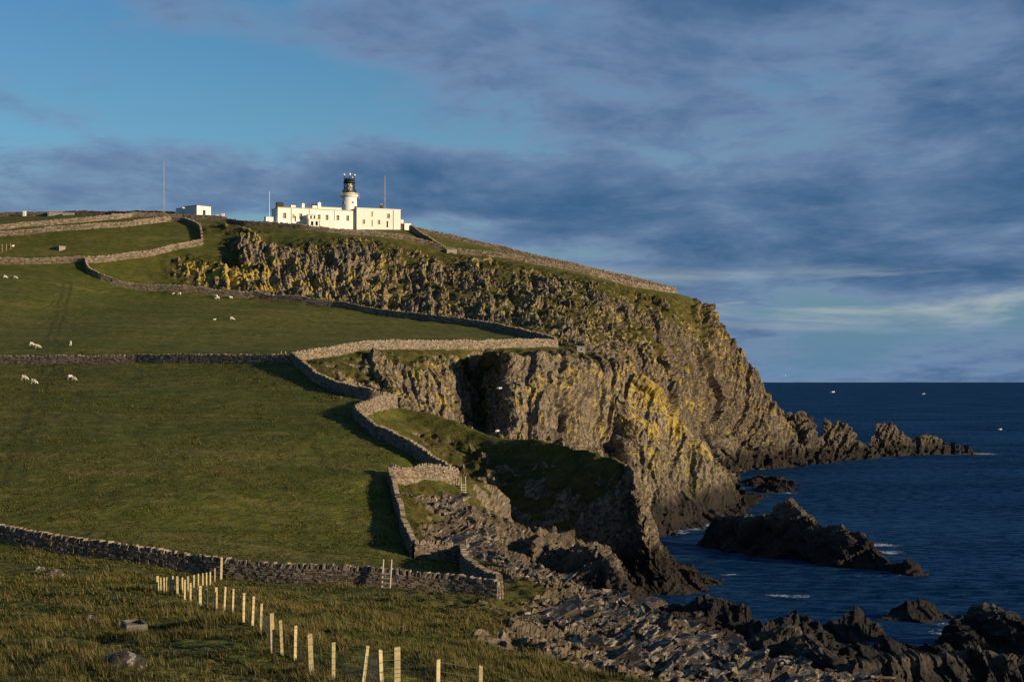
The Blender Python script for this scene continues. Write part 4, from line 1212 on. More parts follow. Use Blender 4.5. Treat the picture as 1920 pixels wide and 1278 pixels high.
GS = 'houses of the lighthouse station'
h1 = house('keepers_house', 'white single-storey keepers\' house left of the porch, black tank on its roof', 325, 706, 484, 0, 8.5, M_WHITE,
           [(393, 530, 582, 26), (482, 545, 578, 15), (555, 537, 590, 25)], [(500, 560, 614, 12, M_DARK)], GS)
chimney(h1[0], h1[1], h1[2], 577, 425, 484, 28, 4.5, M_WHITE, pots=1)
h2 = house('keepers_house', 'white single-storey house directly in front of the light tower', 708, 1110, 505, 0.6, 7.5, M_WHITE,
           [(738, 547, 592, 24), (817, 549, 600, 24), (926, 553, 602, 24), (1024, 556, 606, 24)], [], GS)
chimney(h2[0], h2[1], h2[2], 738, 415, 478, 32, 4.5, M_WHITE, pots=1, front=.6)
h3 = house('keepers_house', 'cream two-storey house with a yellow door right of the tower', 1114, 1552, 492, -0.4, 8.0, M_CREAM,
           [(1185, 597, 637, 20), (1268, 517, 563, 11), (1337, 602, 642, 21), (1432, 539, 582, 25)], [(1266, 600, 664, 17, M_YEL), (1420, 610, 674, 16, M_DARK)], GS, base_drop=2.0)
chimney(h3[0], h3[1], h3[2], 1360, 440, 495, 30, 4.0, M_BLACK, pots=2, front=-.4)
chimney(h3[0], h3[1], h3[2], 1102, 455, 500, 22, 4.0, M_BLACK, pots=1, front=-.4)
# drainpipes
for hh_, xs__ in ((h1, (460, 640)), (h2, (890, 1106)), (h3, (1480,))):
    for x in xs__:
        fr0 = {0: 0, 1: .6, 2: -.4}[[h1, h2, h3].index(hh_)]
        c = stf(x, 0, fr0)[0] - hh_[1]
        Shape().rod((c, -0.09, -0.6), (c, -0.09, hh_[5] - 0.1), 0.06).build('drainpipe', M_ROOF, hh_[0])

# long white parapet behind the front house
o, t0, zb, dp = station('yard_wall', 'plain white parapet wall running to the light tower behind the front house', 'wall', 620, 7.9)
o.name = 'tower_parapet'
a, b = stf(712, 0, 7.9)[0] - t0, stf(966, 0, 7.9)[0] - t0
tz = stf(840, 474, 7.9)[1] - zb
Shape().box(a, b, 0.4, 0.8, -1.0, tz).build('parapet', M_WHITE, o)
Shape().box(a - .05, b + .05, 0.3, 0.9, tz + .003, tz + .15).build('coping', M_BUFF, o)

# porch block with two dark openings, and its forecourt wall
o, t0, zb, dp = station('porch', 'small cream porch block with two dark openings in front of the white houses', 'porch', 590, -3.4)
f_ = -3.4
a, b = stf(634, 0, f_)[0] - t0, stf(742, 0, f_)[0] - t0
top, mid_, bot = stf(690, 552, f_)[1] - zb, stf(690, 592, f_)[1] - zb, stf(690, 660, f_)[1] - zb - 1.2
hs = [(stf(x - 12, 0, f_)[0] - t0, stf(x + 12, 0, f_)[0] - t0, stf(x, 654, f_)[1] - zb, stf(x, 613, f_)[1] - zb) for x in (668, 714)]
Shape().wall_holes(a, b, bot, mid_, 0, .3, hs).build('wall', M_CREAM, o)
Shape().box(a, a + .3, .302, 3.1, bot, mid_).build('wall', M_CREAM, o)
Shape().box(b - .3, b, .302, 3.1, bot, mid_).build('wall', M_CREAM, o)
Shape().box(a + .31, b - .31, 1.6, 1.7, bot, mid_ - .02).build('recess', M_DARK, o)
Shape().box(a - .1, b + .1, -.1, 3.1, mid_ + .003, mid_ + .14).build('canopy', M_BUFF, o)
wz = [(stf(x - 9, 0, f_ + 1.2)[0] - t0, stf(x + 9, 0, f_ + 1.2)[0] - t0, stf(x, 585, f_ + 1.2)[1] - zb, stf(x, 556, f_ + 1.2)[1] - zb) for x in (657, 691)]
Shape().wall_holes(a + .1, a + (b - a) * .72, mid_ + .145, top + .2, 1.2, 1.45, wz).build('upper_wall', M_WHITE, o)
for h in wz:
    Shape().box(h[0], h[1], 1.30, 1.33, h[2], h[3]).build('pane', M_PANE, o)
Shape().box(a, a + (b - a) * .75, 1.0, 3.1, top + .203, top + .34).build('roof', M_BUFF, o)
Shape().box(a + .1, a + .4, 1.452, 3.1, mid_ + .145, top + .2).build('upper_wall', M_WHITE, o)
o, t0, zb, dp = station('forecourt_wall', 'plain pale forecourt wall beside the porch block', 'wall', 613, -3.6)
o.name = 'forecourt_parapet'
a, b = stf(746, 0, -3.6)[0] - t0, stf(894, 0, -3.6)[0] - t0
Shape().box(a, b, 0, .35, stf(820, 665, -3.6)[1] - zb - 1.2, stf(820, 602, -3.6)[1] - zb).build('parapet', M_CREAM, o)
Shape().box(b - .35, b, .353, 3.6, -1.5, stf(820, 602, -3.6)[1] - zb).build('return_parapet', M_CREAM, o)

# things on the roofs
o, t0, zb, dp = station('water_tank', 'black square water tank on the roof at the gable end of the white house', 'tank', zx(350, 0)[0], 3.0)
z0, z1 = stf(350, 480, 3)[1], stf(350, 424, 3)[1]
o.location.z = h1[2] + h1[5] + .30
z0 = 0.0; z1 = z1 - o.location.z
Shape().box(-1.05, 1.05, 0, 2.0, z0 + .15, z1).build('tank', M_BLACK, o)
for x in (-.9, .9):
    Shape().box(x - .1, x + .1, .1, 1.9, 0, z0 + .152).build('bearer', M_GREYWOOD, o)
Shape().box(-1.1, 1.1, -.05, 2.05, z1 + .002, z1 + .08).build('lid', M_BLACK, o)
o, t0, zb, dp = station('roof_hatch', 'low white box on the roof between the black tank and the chimney', 'hatch', zx(480, 0)[0], 3.0)
o.location.z = h1[2] + h1[5] + .30
hz = stf(480, 455, 3)[1] - o.location.z
Shape().box(-.75, .75, 0, 1.5, 0, hz).build('box', M_WHITE, o)
Shape().box(-.82, .82, -.06, 1.56, hz + .002, hz + .1).build('lid', M_WHITE, o)
o, t0, zb, dp = station('foghorn', 'red-mouthed black foghorn on a white plinth on the roof', 'foghorn', zx(690, 0)[0], 3.5)
o.location.z = h1[2] + h1[5] + .30
hz = stf(690, 455, 3.5)[1] - o.location.z
Shape().box(-.6, .9, 0, 1.5, 0, hz).build('plinth', M_WHITE, o)
Shape().rod((-.9, .7, hz + .28), (1.0, .7, hz + .28), .33, 14, .22).build('trumpet', M_BLACK, o)
Shape().rod((-1.5, .7, hz + .28), (-.9, .7, hz + .28), .52, 16, .33).build('horn_mouth', M_RED, o)

# light tower
TD = 10.5
o, t0, zb, dp = station('lighthouse_tower', 'round white light tower with a buff gallery and black lantern', 'lighthouse', 655, TD)
px_m = lambda n: n / FPX * float((A0 + VB * TD + U * t0)[1])
zt = lambda y: sz(655, zx(0, y)[1], TD) - zb
r0, r1 = px_m(15.0), px_m(13.6)
Shape().lathe([(r0 * 1.12, -1.0), (r0 * 1.10, 0), (r0, (zt(500)) * .7), (r1, zt(378))], 40).build('shaft', M_WHITE, o, True)
gal = Shape().lathe([(r1, zt(378) + .003), (px_m(16.2), zt(366)), (px_m(16.6), zt(360)), (px_m(16.6), zt(356))], 40).build('gallery', M_CREAM, o)
pb = Shape()
Rg = px_m(16.3)
for k in range(28):
    a = 2 * math.pi * k / 28
    pb.rod((Rg * math.cos(a), Rg * math.sin(a), zt(356)), (Rg * math.cos(a), Rg * math.sin(a), zt(336)), 0.035, 5)
for zq in (zt(336), zt(343), zt(350)):
    pb.ring(Rg, zq, 0.035, 28)
pb.build('railing', M_FRAME, gal)
Shape().lathe([(px_m(11.3), zt(356) + .003), (px_m(11.3), zt(326))], 32).build('lantern_base', M_BUFF, o, False)
ped = Shape().lathe([(px_m(13.4), zt(326) + .003), (px_m(13.4), zt(320))], 32).build('balcony', M_BLACK, o)
rb_ = Shape()
Rb = px_m(13.0)
for k in range(20):
    a = 2 * math.pi * k / 20
    rb_.rod((Rb * math.cos(a), Rb * math.sin(a), zt(320)), (Rb * math.cos(a), Rb * math.sin(a), zt(298)), 0.035, 5)
for zq in (zt(298), zt(308)):
    rb_.ring(Rb, zq, 0.035, 20)
rb_.build('railing', M_BLACK, ped)
Rl = px_m(10.4)
Shape().lathe([(Rl * .42, zt(320) + .003), (Rl * .55, zt(300)), (Rl * .58, zt(265)), (Rl * .45, zt(232))], 24).build('lens', M_LENS, o, True)
lan = Shape()
for k in range(16):
    a, a2 = 2 * math.pi * k / 16, 2 * math.pi * (k + 1) / 16
    zl, zm, zh = zt(320), zt(275), zt(228)
    P = lambda an, z: (Rl * math.cos(an), Rl * math.sin(an), z)
    lan.rod(P(a, zl), P(a2, zm), .05, 5).rod(P(a2, zl), P(a, zm), .05, 5)
    lan.rod(P(a, zm), P(a2, zh), .05, 5).rod(P(a2, zm), P(a, zh), .05, 5)
for y in (318, 275, 230):
    lan.ring(Rl, zt(y), 0.06, 16)
lan.build('lantern_bars', M_BLACK, o)
Shape().lathe([(Rl * 1.08, zt(231)), (Rl * 1.08, zt(222)), (Rl * .95, zt(212)), (Rl * .6, zt(203)), (Rl * .15, zt(198))], 24).build('dome', M_BLACK, o, True)
top = Shape()
Rt = px_m(10.2)
top.lathe([(Rt * 1.02, zt(202)), (Rt * 1.02, zt(197))], 20)
for k in range(8):
    a = 2 * math.pi * k / 8 + .2
    top.rod((Rt * math.cos(a), Rt * math.sin(a), zt(222)), (Rt * math.cos(a), Rt * math.sin(a), zt(176)), .06, 5)
    top.rod((Rt * .6 * math.cos(a + .3), Rt * .6 * math.sin(a + .3), zt(200)), (Rt * .6 * math.cos(a + .3), Rt * .6 * math.sin(a + .3), zt(185)), .22, 6)
top.ring(Rt, zt(178), .05, 16).ring(Rt, zt(190), .05, 16)
top.build('top_platform', M_BLACK, o)
for k, (x, y, r) in enumerate(((-Rt * 1.0, 0, .32), (0.0, -Rt * .3, .38), (Rt * 1.0, 0, .32), (Rt * .35, -Rt * .8, .26))):
    yy = (157, 155, 157, 186)[k]
    Shape().rod((x, y, zt(200)), (x, y, zt(yy)), .07, 6).build('antenna_post', M_BLACK, o)
    Shape().lathe([(r * .3, zt(yy) - .05), (r, zt(yy) + r * .5), (r, zt(yy) + r), (r * .55, zt(yy) + r * 1.7), (.03, zt(yy) + r * 1.9)], 12, x, y).build('radome', M_WHITE, o, True)
for (dx_, zq) in ((2.4, 345), (2.7, 372), (-2.4, 345)):
    sg = 1 if dx_ > 0 else -1
    br = Shape().rod((sg * px_m(14), 0, zt(zq)), (sg * px_m(19), -.6, zt(zq)), .07, 5).rod((sg * px_m(18.5), -.6, zt(zq + 14)), (sg * px_m(18.5), -.6, zt(zq - 14)), .09, 6)
    br.build('antenna_bracket', M_STEEL, o)
for (xq, yq) in ((12, 432), (-60, 435)):
    an = math.radians(-90 + xq)
    rr = r1 * 1.0
    c, s_ = math.cos(an), math.sin(an)
    q = Shape().box(-.32, .32, -.10, .10, -.42, .42)
    w_o = q.build('window', M_BUFF, o)
    w_o.location = (rr * 1.03 * c, rr * 1.03 * s_, zt(yq))
    w_o.rotation_euler = (0, 0, an + math.pi / 2)
    Shape().box(-.2, .2, -.12, -.102, -.3, .3).build('pane', M_PANE, w_o)

# sheds at both ends of the station
o, t0, zb, dp = station('store_shed', 'small white flat-roofed shed left of the gable of the white houses', 'shed', zx(243, 0)[0], -1.0)
a, b, tz = stf(206, 0, -1)[0] - t0, stf(281, 0, -1)[0] - t0, stf(243, 568, -1)[1] - zb
Shape().box(a, b, 0, 2.4, -1.0, tz).build('wall', M_WHITE, o)
Shape().box(a - .08, b + .08, -.08, 2.48, tz + .003, tz + .1).build('roof', M_ROOF, o)
Shape().box(a + .5, a + 1.2, -.04, -.002, -.4, tz - .25).build('door', M_CREAM, o)
o, t0, zb, dp = station('end_shed', 'low open-fronted shed with a dark opening at the right end of the cream house', 'shed', zx(1580, 0)[0], 1.0)
a, b, tz = stf(1516, 0, 1)[0] - t0, stf(1658, 0, 1)[0] - t0, stf(1600, 632, 1)[1] - zb
m1 = stf(1592, 0, 1)[0] - t0
Shape().wall_holes(a, b, -2.0, tz, 0, .3, [(stf(1545, 0, 1)[0] - t0, m1, -0.9, tz - .15)]).build('wall', M_WHITE, o)
Shape().box(a, a + .3, .303, 4, -2, tz).build('wall', M_WHITE, o)
Shape().box(b - .3, b, .303, 4, -2, tz).build('wall', M_WHITE, o)
Shape().box(a + .31, b - .31, 2.2, 2.3, -2, tz - .01).build('recess', M_DARK, o)
Shape().box(a - .05, b + .05, -.05, 4.05, tz + .003, tz + .12).build('roof', M_ROOF, o)
o, t0, zb, dp = station('lean_to', 'small cream lean-to against the right gable of the cream house', 'lean-to', zx(1566, 0)[0], 3.0)
a, b, tz = stf(1556, 0, 3)[0] - t0, stf(1582, 0, 3)[0] - t0, stf(1566, 592, 3)[1] - zb
Shape().box(a, b, 0, 3, -1.5, tz - .15).build('wall', M_CREAM, o)
Shape().box(a - .05, b + .1, -.1, 3.1, tz - .147, tz).build('roof', M_ROOF, o)

# flat-roofed hut on the hilltop: its corner is towards the viewer
def hut(name, label, px, py, D, yaw, w1, w2, h, mat, window=True, base=0.5):
    x, y = W(px, py, D)[:2]
    z = ground(x, y)
    o = empty(name, (x, y, z), label, 'hut', None, yaw)
    hs = [(w1 * .42, w1 * .62, h * .35, h * .72)] if window else []
    Shape().wall_holes(0, w1, -base, h, 0, .2, hs).build('wall', mat, o)
    Shape().box(0, .2, .203, w2, -base, h).build('wall', mat, o)
    hs2 = [(w1 - .2, w1)]
    Shape().box(w1 - .2, w1, .203, w2, -base, h).build('wall', mat, o)
    Shape().box(.2, w1 - .2, w2 - .2, w2, -base, h).build('wall', mat, o)
    Shape().box(-.15, w1 + .15, -.15, w2 + .15, h + .003, h + .16).build('roof', mat if not window else M_ROOF, o)
    for q in hs:
        wn = Shape().box(q[0] - .08, q[1] + .08, -.03, -.003, q[2] - .12, q[2] - .01).build('window', M_BUFF, o)
        Shape().box(q[0], q[1], .1, .12, q[2], q[3]).build('pane', M_PANE, wn)
    return o
hut('signal_hut', 'white flat-roofed hut behind the hilltop wall beside the tall lattice mast', 369, 408, 500, R(48), 5.6, 6.4, 4.5, M_CREAM)
o = hut('store_hut', 'low grey annexe against the left side of the white flat-roofed hut', 342, 407, 506, R(48), 3.0, 3.4, 3.2, M_CREAM, False)
hut('field_hut', 'small concrete box hut standing alone in the upper field', 111, 469, 455, R(35), 1.9, 3.4, 1.35, M_CONC, False)
hut('cliff_hut', 'tiny grey concrete hut on the cliff top beyond the bright wall end', 1082, 668, 318, R(8), 1.7, 1.6, 1.25, M_CONC, True)
hut('ruined_hut', 'low ruined stone hut with a pole on the skyline', 91, 402, 534, R(6), 4.4, 3.0, 1.6, M_CONC, False)
hut('ruined_hut', 'lower roofless end of the ruin, on the skyline', 117, 402, 531, R(6), 3.6, 3.0, 0.9, M_CONC, False)
hut('track_shelter', 'small dark stone shelter beside the upper wall of the hilltop track', 210, 406, 512, R(20), 3.2, 2.4, 1.2, M_CONC, False)
hut('brow_shelter', 'squat stone shelter where the brow wall meets the wall from the lighthouse', 838, 474, 474, R(20), 3.2, 2.6, 1.1, M_CONC, False)

def mast(name, label, px, ptop, pbase, D, wb, wt, mat, lattice=True):
    x, y, z = W(px, pbase, D)
    z = min(z, ground(x, y)) - 0.3
    ht = W(px, ptop, D)[2] - z
    o = empty(name, (x, y, z), label, 'mast')
    if not lattice:
        Shape().rod((0, 0, 0), (0, 0, ht), wb, 8, wt).build('pole', mat, o)
        Shape().lathe([(wt * 1.6, ht), (wt * 1.6, ht + .15), (.02, ht + .25)], 8).build('truck', mat, o)
        return o
    leg = lambda k, z_: (((wb + (wt - wb) * z_ / ht) * math.cos(2.1 * k + .4)), ((wb + (wt - wb) * z_ / ht) * math.sin(2.1 * k + .4)), z_)
    br = Shape()
    nsec = int(ht / 0.9)
    for k in range(3):
        Shape().rod(leg(k, 0), leg(k, ht), .035, 5).build('leg', mat, o)
        for q in range(nsec):
            za, zb_ = ht * q / nsec, ht * (q + 1) / nsec
            br.rod(leg(k, za), leg(k + 1, zb_), .022, 4).rod(leg(k, zb_), leg(k + 1, zb_), .022, 4)
    br.build('bracing', mat, o)
    return o
mast('radio_mast', 'tall lattice radio mast on the hilltop beside the white hut', 307, 303, 404, 512, .42, .16, M_MAST)
mast('radio_mast', 'lattice radio mast rising behind the cream two-storey house', 721.5, 330, 425, 512, .36, .15, M_MAST)
mast('flagpole', 'bare white flagpole beside the gable of the white houses', 505, 361, 416, 482, .10, .06, M_WHITE, False)
mast('marker_pole', 'short pole standing against the ruined hut on the skyline', 89.5, 387, 402, 533, .10, .09, M_GREYWOOD, False)
for (px, py, D, lab) in ((408, 409, 498, 'left one of two short white pillars behind the hilltop wall'), (418, 409, 498, 'taller right one of two short white pillars behind the hilltop wall'), (46, 400, 536, 'small stone cairn pillar on the skyline wall')):
    x, y, z = W(px, py, D)
    z = ground(x, y)
    o = empty('pillar', (x, y, z), lab, 'pillar')
    hh_ = 2.1 if px == 418 else 1.6
    Shape().box(-.45, .45, -.45, .45, -.5, hh_).build('shaft', M_CREAM, o)
    Shape().box(-.52, .52, -.52, .52, hh_ + .003, hh_ + .15).build('cap', M_CREAM, o)

# ------------------------------------------------------------------ post-and-wire fence
def fence(label, posts, name='wire_fence'):
    """posts: (top x, top y, foot x, foot y, width)"""
    pts = []
    for (tx, ty, bx, by, wd) in posts:
        h = hit(bx, by)
        if by > 1278 or h is None or h.y > 130:
            D = wd if False else None
        pts.append((tx, ty, bx, by, wd, h))
    root = empty(name, pts[0][5], label, 'fence')
    base = Vector(pts[0][5])
    feet, tops = [], []
    for (tx, ty, bx, by, wd, h) in pts:
        D = h.y
        top = Vector(W(tx, ty, D))
        foot = Vector((h.x, h.y, h.z))
        ax = (top - foot).normalized()
        hw = wd / 2
        s_ = Shape()
        ln = (top - foot).length
        s_.box(-hw, hw, -hw * .9, hw * .9, -.3, ln)
        s_.v = [(x * (1 if z < ln * .9 else .97) + random.uniform(-.004, .004), y, z + (random.uniform(-.02, .015) if z > 0 else 0)) for x, y, z in s_.v]
        p = s_.build('post', M_WOOD, root)
        q = Vector((0, 0, 1)).rotation_difference(ax)
        p.rotation_euler = (q @ Matrix.Rotation(random.uniform(.1, .6), 3, 'Z').to_quaternion()).to_euler()
        p.location = foot - base
        feet.append(foot - base)
        tops.append(top - base)
    for lev in (.08, .24, .40, .57, .75, .94):
        w_ = Shape()
        for k in range(len(feet) - 1):
            w_.rod(feet[k].lerp(tops[k], lev), feet[k + 1].lerp(tops[k + 1], lev), .006, 4)
        w_.build('wire', M_WIRE, root)
    nt_ = Shape()
    for k in range(len(feet) - 1):
        if feet[k].y + base.y > 62:
            continue
        n = max(2, int((feet[k + 1] - feet[k]).length / .30))
        for i in range(1, n):
            f, t = feet[k].lerp(feet[k + 1], i / n), tops[k].lerp(tops[k + 1], i / n)
            nt_.rod(f.lerp(t, .08), f.lerp(t, .75), .0036, 3)
    if nt_.v:
        nt_.build('netting', M_WIRE, root)['kind'] = 'stuff'
    return root
P = 0.095
fence('pale wooden post and wire fence curving down the near slope past the trough', [(295, 1079, 295.5, 1112, .16), (301.5, 1082, 302, 1112, P), (307.5, 1082, 308, 1112, P), (313, 1080.5, 313, 1112.5, P), (319, 1080, 319, 1112.5, P), (324, 1079, 324, 1113, P), (332.5, 1079.5, 333, 1115, .14), (346.5, 1086, 346, 1123, P), (357.5, 1092, 357, 1128, P), (375, 1097.5, 375, 1140, .14), (387.5, 1104.5, 387.5, 1142, P), (405.5, 1100, 405, 1146, .13), (422.5, 1099, 420, 1148.5, P), (437.5, 1103, 436, 1149, P), (457, 1111, 456, 1165, P), (475, 1117.5, 473, 1172, P), (490.5, 1130.5, 489, 1188, .085), (509.5, 1149, 512, 1226, .13), (526, 1162, 529, 1227, .09), (554, 1172, 553, 1238.5, .095), (581, 1187, 584, 1261, .14), (625.5, 1203, 625, 1272, .10), (689, 1210, 680, 1285, .09), (712, 1217.5, 715, 1300, .09), (745, 1212.5, 745, 1305, .14), (821, 1235, 820, 1325, .09), (901.5, 1247, 901, 1335, .085)])
fence('short pale post fence running up to the gatepost at the near stone wall', [(341.5, 1082, 342, 1110, P), (352.5, 1079.5, 353, 1109, P), (363.5, 1077.5, 363.5, 1103, P), (372, 1075, 372, 1101, P), (380, 1074, 380, 1101, P), (387, 1072.5, 387, 1098.5, P), (394, 1071, 394, 1096, P), (403, 1064.5, 403, 1091, P), (415.5, 1045, 414.5, 1086, .17)])
fence('two-post remnant of a wire fence in the upper field near the concrete hut', [(4, 458, 4, 472, .1), (12, 457, 12, 470, .1), (20, 456, 20, 468, .1)])

# ------------------------------------------------------------------ ladder stiles
def stile(label, px, py, D, yaw, ht, wd=0.62, rungs=4, lean=0.25, rail=1.0):
    x, y = W(px, py, D)[:2]
    h = Vector((x, y, ground(x, y)))
    o = empty('ladder_stile', h, label, 'stile', 'wooden ladder stiles over the walls', yaw)
    for sx in (-1, 1):
        Shape().rod((sx * wd / 2, 0, -.15), (sx * wd / 2, lean, ht), .06, 5).build('upright', M_GREYWOOD, o)
    for k in range(rungs):
        f = (k + .25) / rungs * .62
        Shape().rod((-wd / 2 - .05, lean * f - .06, ht * f), (wd / 2 + .05, lean * f - .06, ht * f), .07, 6).build('rung', M_GREYWOOD, o)
    return o
stile('wooden ladder stile leaning on the near brown wall above the trodden path', 723.5, 1101, 119.3, R(-18), 2.25, .68, 4, .35)
stile('wooden ladder stile at the seaward end of the wall between the pastures', 531, 684, 256.6, R(0), 2.0, .75, 3, .3)
stile('weathered ladder leaning at the seaward end of the enclosure wall', 869, 914, 182.8, R(12), 1.9, .55, 4, .3)

# ------------------------------------------------------------------ trough, boulders
h = hit(252, 1178)
o = empty('water_trough', h, 'rectangular concrete water trough half full, sunk in the near grass', 'trough', None, R(112))
o.location.z -= .16
M_TROUGH = plain('stained_trough_concrete', (0.17, 0.14, 0.11), 0.95, 0.3, 4.0, 0.03, stain=(0.07, 0.06, 0.04))
L_, W_, Z_ = 1.45, .78, .42
sh = Shape()
sh.box(-L_ / 2, L_ / 2, -W_ / 2, -W_ / 2 + .09, -.3, Z_).box(-L_ / 2, L_ / 2, W_ / 2 - .09, W_ / 2, -.3, Z_)
sh.build('side', M_TROUGH, o)
Shape().box(-L_ / 2 - .001, -L_ / 2 + .09, -W_ / 2 + .091, W_ / 2 - .091, -.3, Z_ - .003).build('end', M_TROUGH, o)
Shape().box(L_ / 2 - .09, L_ / 2 + .001, -W_ / 2 + .091, W_ / 2 - .091, -.3, Z_ - .003).build('end', M_TROUGH, o)
Shape().box(-L_ / 2 + .091, L_ / 2 - .091, -W_ / 2 + .092, W_ / 2 - .092, -.28, Z_ - .10).build('water', M_WATER, o)
M_BOULDER = make_rock_mat('boulder_rock', -40, 0.1, 0.95)
def boulder(label, px, py, sx, sy, sz_, yaw, name='boulder'):
    h = hit(px, py)
    bm = bmesh.new()
    bmesh.ops.create_icosphere(bm, subdivisions=4, radius=1)
    vs = np.array([v.co for v in bm.verts])
    off = vs + np.array([px, py, 3.0]) * .37
    k = 1 + .30 * fbm(off, 1.1, 4) + .16 * (blocks(off * 1.6, [(.5, .9, .5), (.2, .4, .25)], .3))
    vs = vs * k[:, None] * np.array([sx, sy, sz_])
    for v, c in zip(bm.verts, vs):
        v.co = c
    me = bpy.data.meshes.new(name)
    bm.to_mesh(me)
    bm.free()
    me.materials.append(M_BOULDER)
    o = bpy.data.objects.new(name, me)
    COL.objects.link(o)
    o.location = h + Vector((0, 0, sz_ * .1))
    o.rotation_euler = (0, 0, yaw)
    tag(o, label, 'boulder', 'boulders in the near grass')
boulder('rounded pale boulder in the grass below the near stone wall', 103, 1083, .62, .5, .62, .4)
boulder('thin flat stone lying beside the rounded pale boulder', 74, 1068, .42, .3, .26, .2)
boulder('long flat lichen-spotted slab sunk in the grass below the trough', 234, 1250, .68, .45, .38, -.5)
boulder('small dark stone in the grass left of the trough', 172, 1166, .30, .22, .28, .1)

# ------------------------------------------------------------------ sheep
def skin_mesh(name, verts, edges, radii, root=0):
    me = bpy.data.meshes.new(name)
    me.from_pydata(verts, edges, [])
    o = bpy.data.objects.new(name, me)
    sk = o.modifiers.new('skin', 'SKIN')
    sv = me.skin_vertices[0].data if me.skin_vertices else None
    if sv is None:
        bm = bmesh.new()
        bm.from_mesh(me)
        bm.verts.layers.skin.verify()
        bm.to_mesh(me)
        bm.free()
        sv = me.skin_vertices[0].data
    for k, r in enumerate(radii):
        sv[k].radius = (r, r) if not isinstance(r, tuple) else r
        sv[k].use_root = k == root
    sb = o.modifiers.new('sub', 'SUBSURF')
    sb.levels = sb.render_levels = 2
    me.materials.append(M_WOOL)
    return o
def sheep_proto(pose):
    z = 0.62 if pose != 'lying' else 0.30
    v = [(-.05, 0, z), (-.40, 0, z - .01), (-.58, 0, z - .06), (.30, 0, z + .01)]
    e = [(0, 1), (1, 2), (0, 3)]
    r = [.27, .25, .12, .24]
    hd = {'grazing': [(.52, 0, .44), (.66, 0, .22), (.76, 0, .08)], 'standing': [(.50, 0, .82), (.62, 0, 1.0), (.80, 0, .94)], 'lying': [(.46, .03, .48), (.56, .06, .62), (.72, .12, .56)]}[pose]
    i = len(v)
    v += hd
    r += [.13, .10, .055]
    e += [(3, i), (i, i + 1), (i + 1, i + 2)]
    # ears
    ex = hd[1]
    for sy in (-1, 1):
        i = len(v)
        v.append((ex[0] - .02, ex[1] + sy * .16, ex[2] + .03))
        r.append(.025)
        e.append((5, i))
    for (x, b) in ((-.40, 1), (.30, 3)):
        for sy in (-1, 1):
            i = len(v)
            if pose == 'lying':
                v += [(x + .05, sy * .20, .12), (x + .26, sy * .24, .05)]
                r += [.07, .045]
                e += [(b, i), (i, i + 1)]
            else:
                k = -.06 if b == 1 else .02
                v += [(x + .02, sy * .13, .40), (x + k, sy * .14, .22), (x - .01, sy * .14, .02)]
                r += [.08, .045, .035]
                e += [(b, i), (i, i + 1), (i + 1, i + 2)]
    return skin_mesh('sheep', v, e, r)
PROTO = {}
FLOCK = [
    (10, 521.5, 'grazing', 10, 'leftmost of two sheep grazing high in the pasture below the curving wall', 1.0),
    (29, 522.5, 'grazing', -15, 'sheep grazing high in the pasture, seaward of its one companion', 1.0),
    (336, 553, 'grazing', 170, 'sheep grazing close under the dark curving wall with a lamb', 1.0),
    (325, 552, 'standing', 0, 'small lamb beside the sheep under the dark curving wall', .6),
    (405, 558, 'standing', 160, 'sheep at the back of a pair under the curving wall', 1.0),
    (408, 561, 'grazing', 190, 'sheep at the front of a pair under the curving wall', 1.0),
    (433, 560, 'standing', 200, 'sheep standing with raised head just right of the pair under the curving wall', .85),
    (402, 600, 'lying', 0, 'smaller sheep lying in the middle of the upper pasture', .7),
    (435, 600, 'grazing', 0, 'sheep grazing in the middle of the upper pasture beside a smaller lying one', 1.0),
    (60, 648.5, 'grazing', 0, 'sheep grazing beside another just above the straight pasture wall', 1.0),
    (71, 652.5, 'grazing', -10, 'sheep grazing in front of another just above the straight pasture wall', 1.0),
    (132, 648, 'standing', -70, 'sheep standing alone just above the straight pasture wall', 1.0),
    (46, 712, 'grazing', -10, 'sheep just below the straight pasture wall, behind another', 1.0),
    (64, 719.5, 'grazing', -20, 'sheep grazing lowest of the three below the straight pasture wall', 1.0),
    (133, 712, 'grazing', 10, 'sheep with its lamb below the straight pasture wall', 1.05),
    (139, 712.5, 'grazing', -20, 'lamb pressed against its ewe below the straight pasture wall', .75),
    (24, 464, 'standing', 60, 'white sheep beside the wire fence remnant in the upper field', .9)]
for (px, py, pose, yaw, lab, sc_) in FLOCK:
    h = hit(px, py)
    if h is None:
        continue
    if pose not in PROTO:
        o = PROTO[pose] = sheep_proto(pose)
    else:
        o = PROTO[pose].copy()
    COL.objects.link(o)
    o.location = h - Vector((0, 0, .03))
    o.rotation_euler = (0, 0, R(yaw))
    o.scale = (0.95 * sc_,) * 3
    tag(o, lab, 'sheep', 'sheep in the pastures')

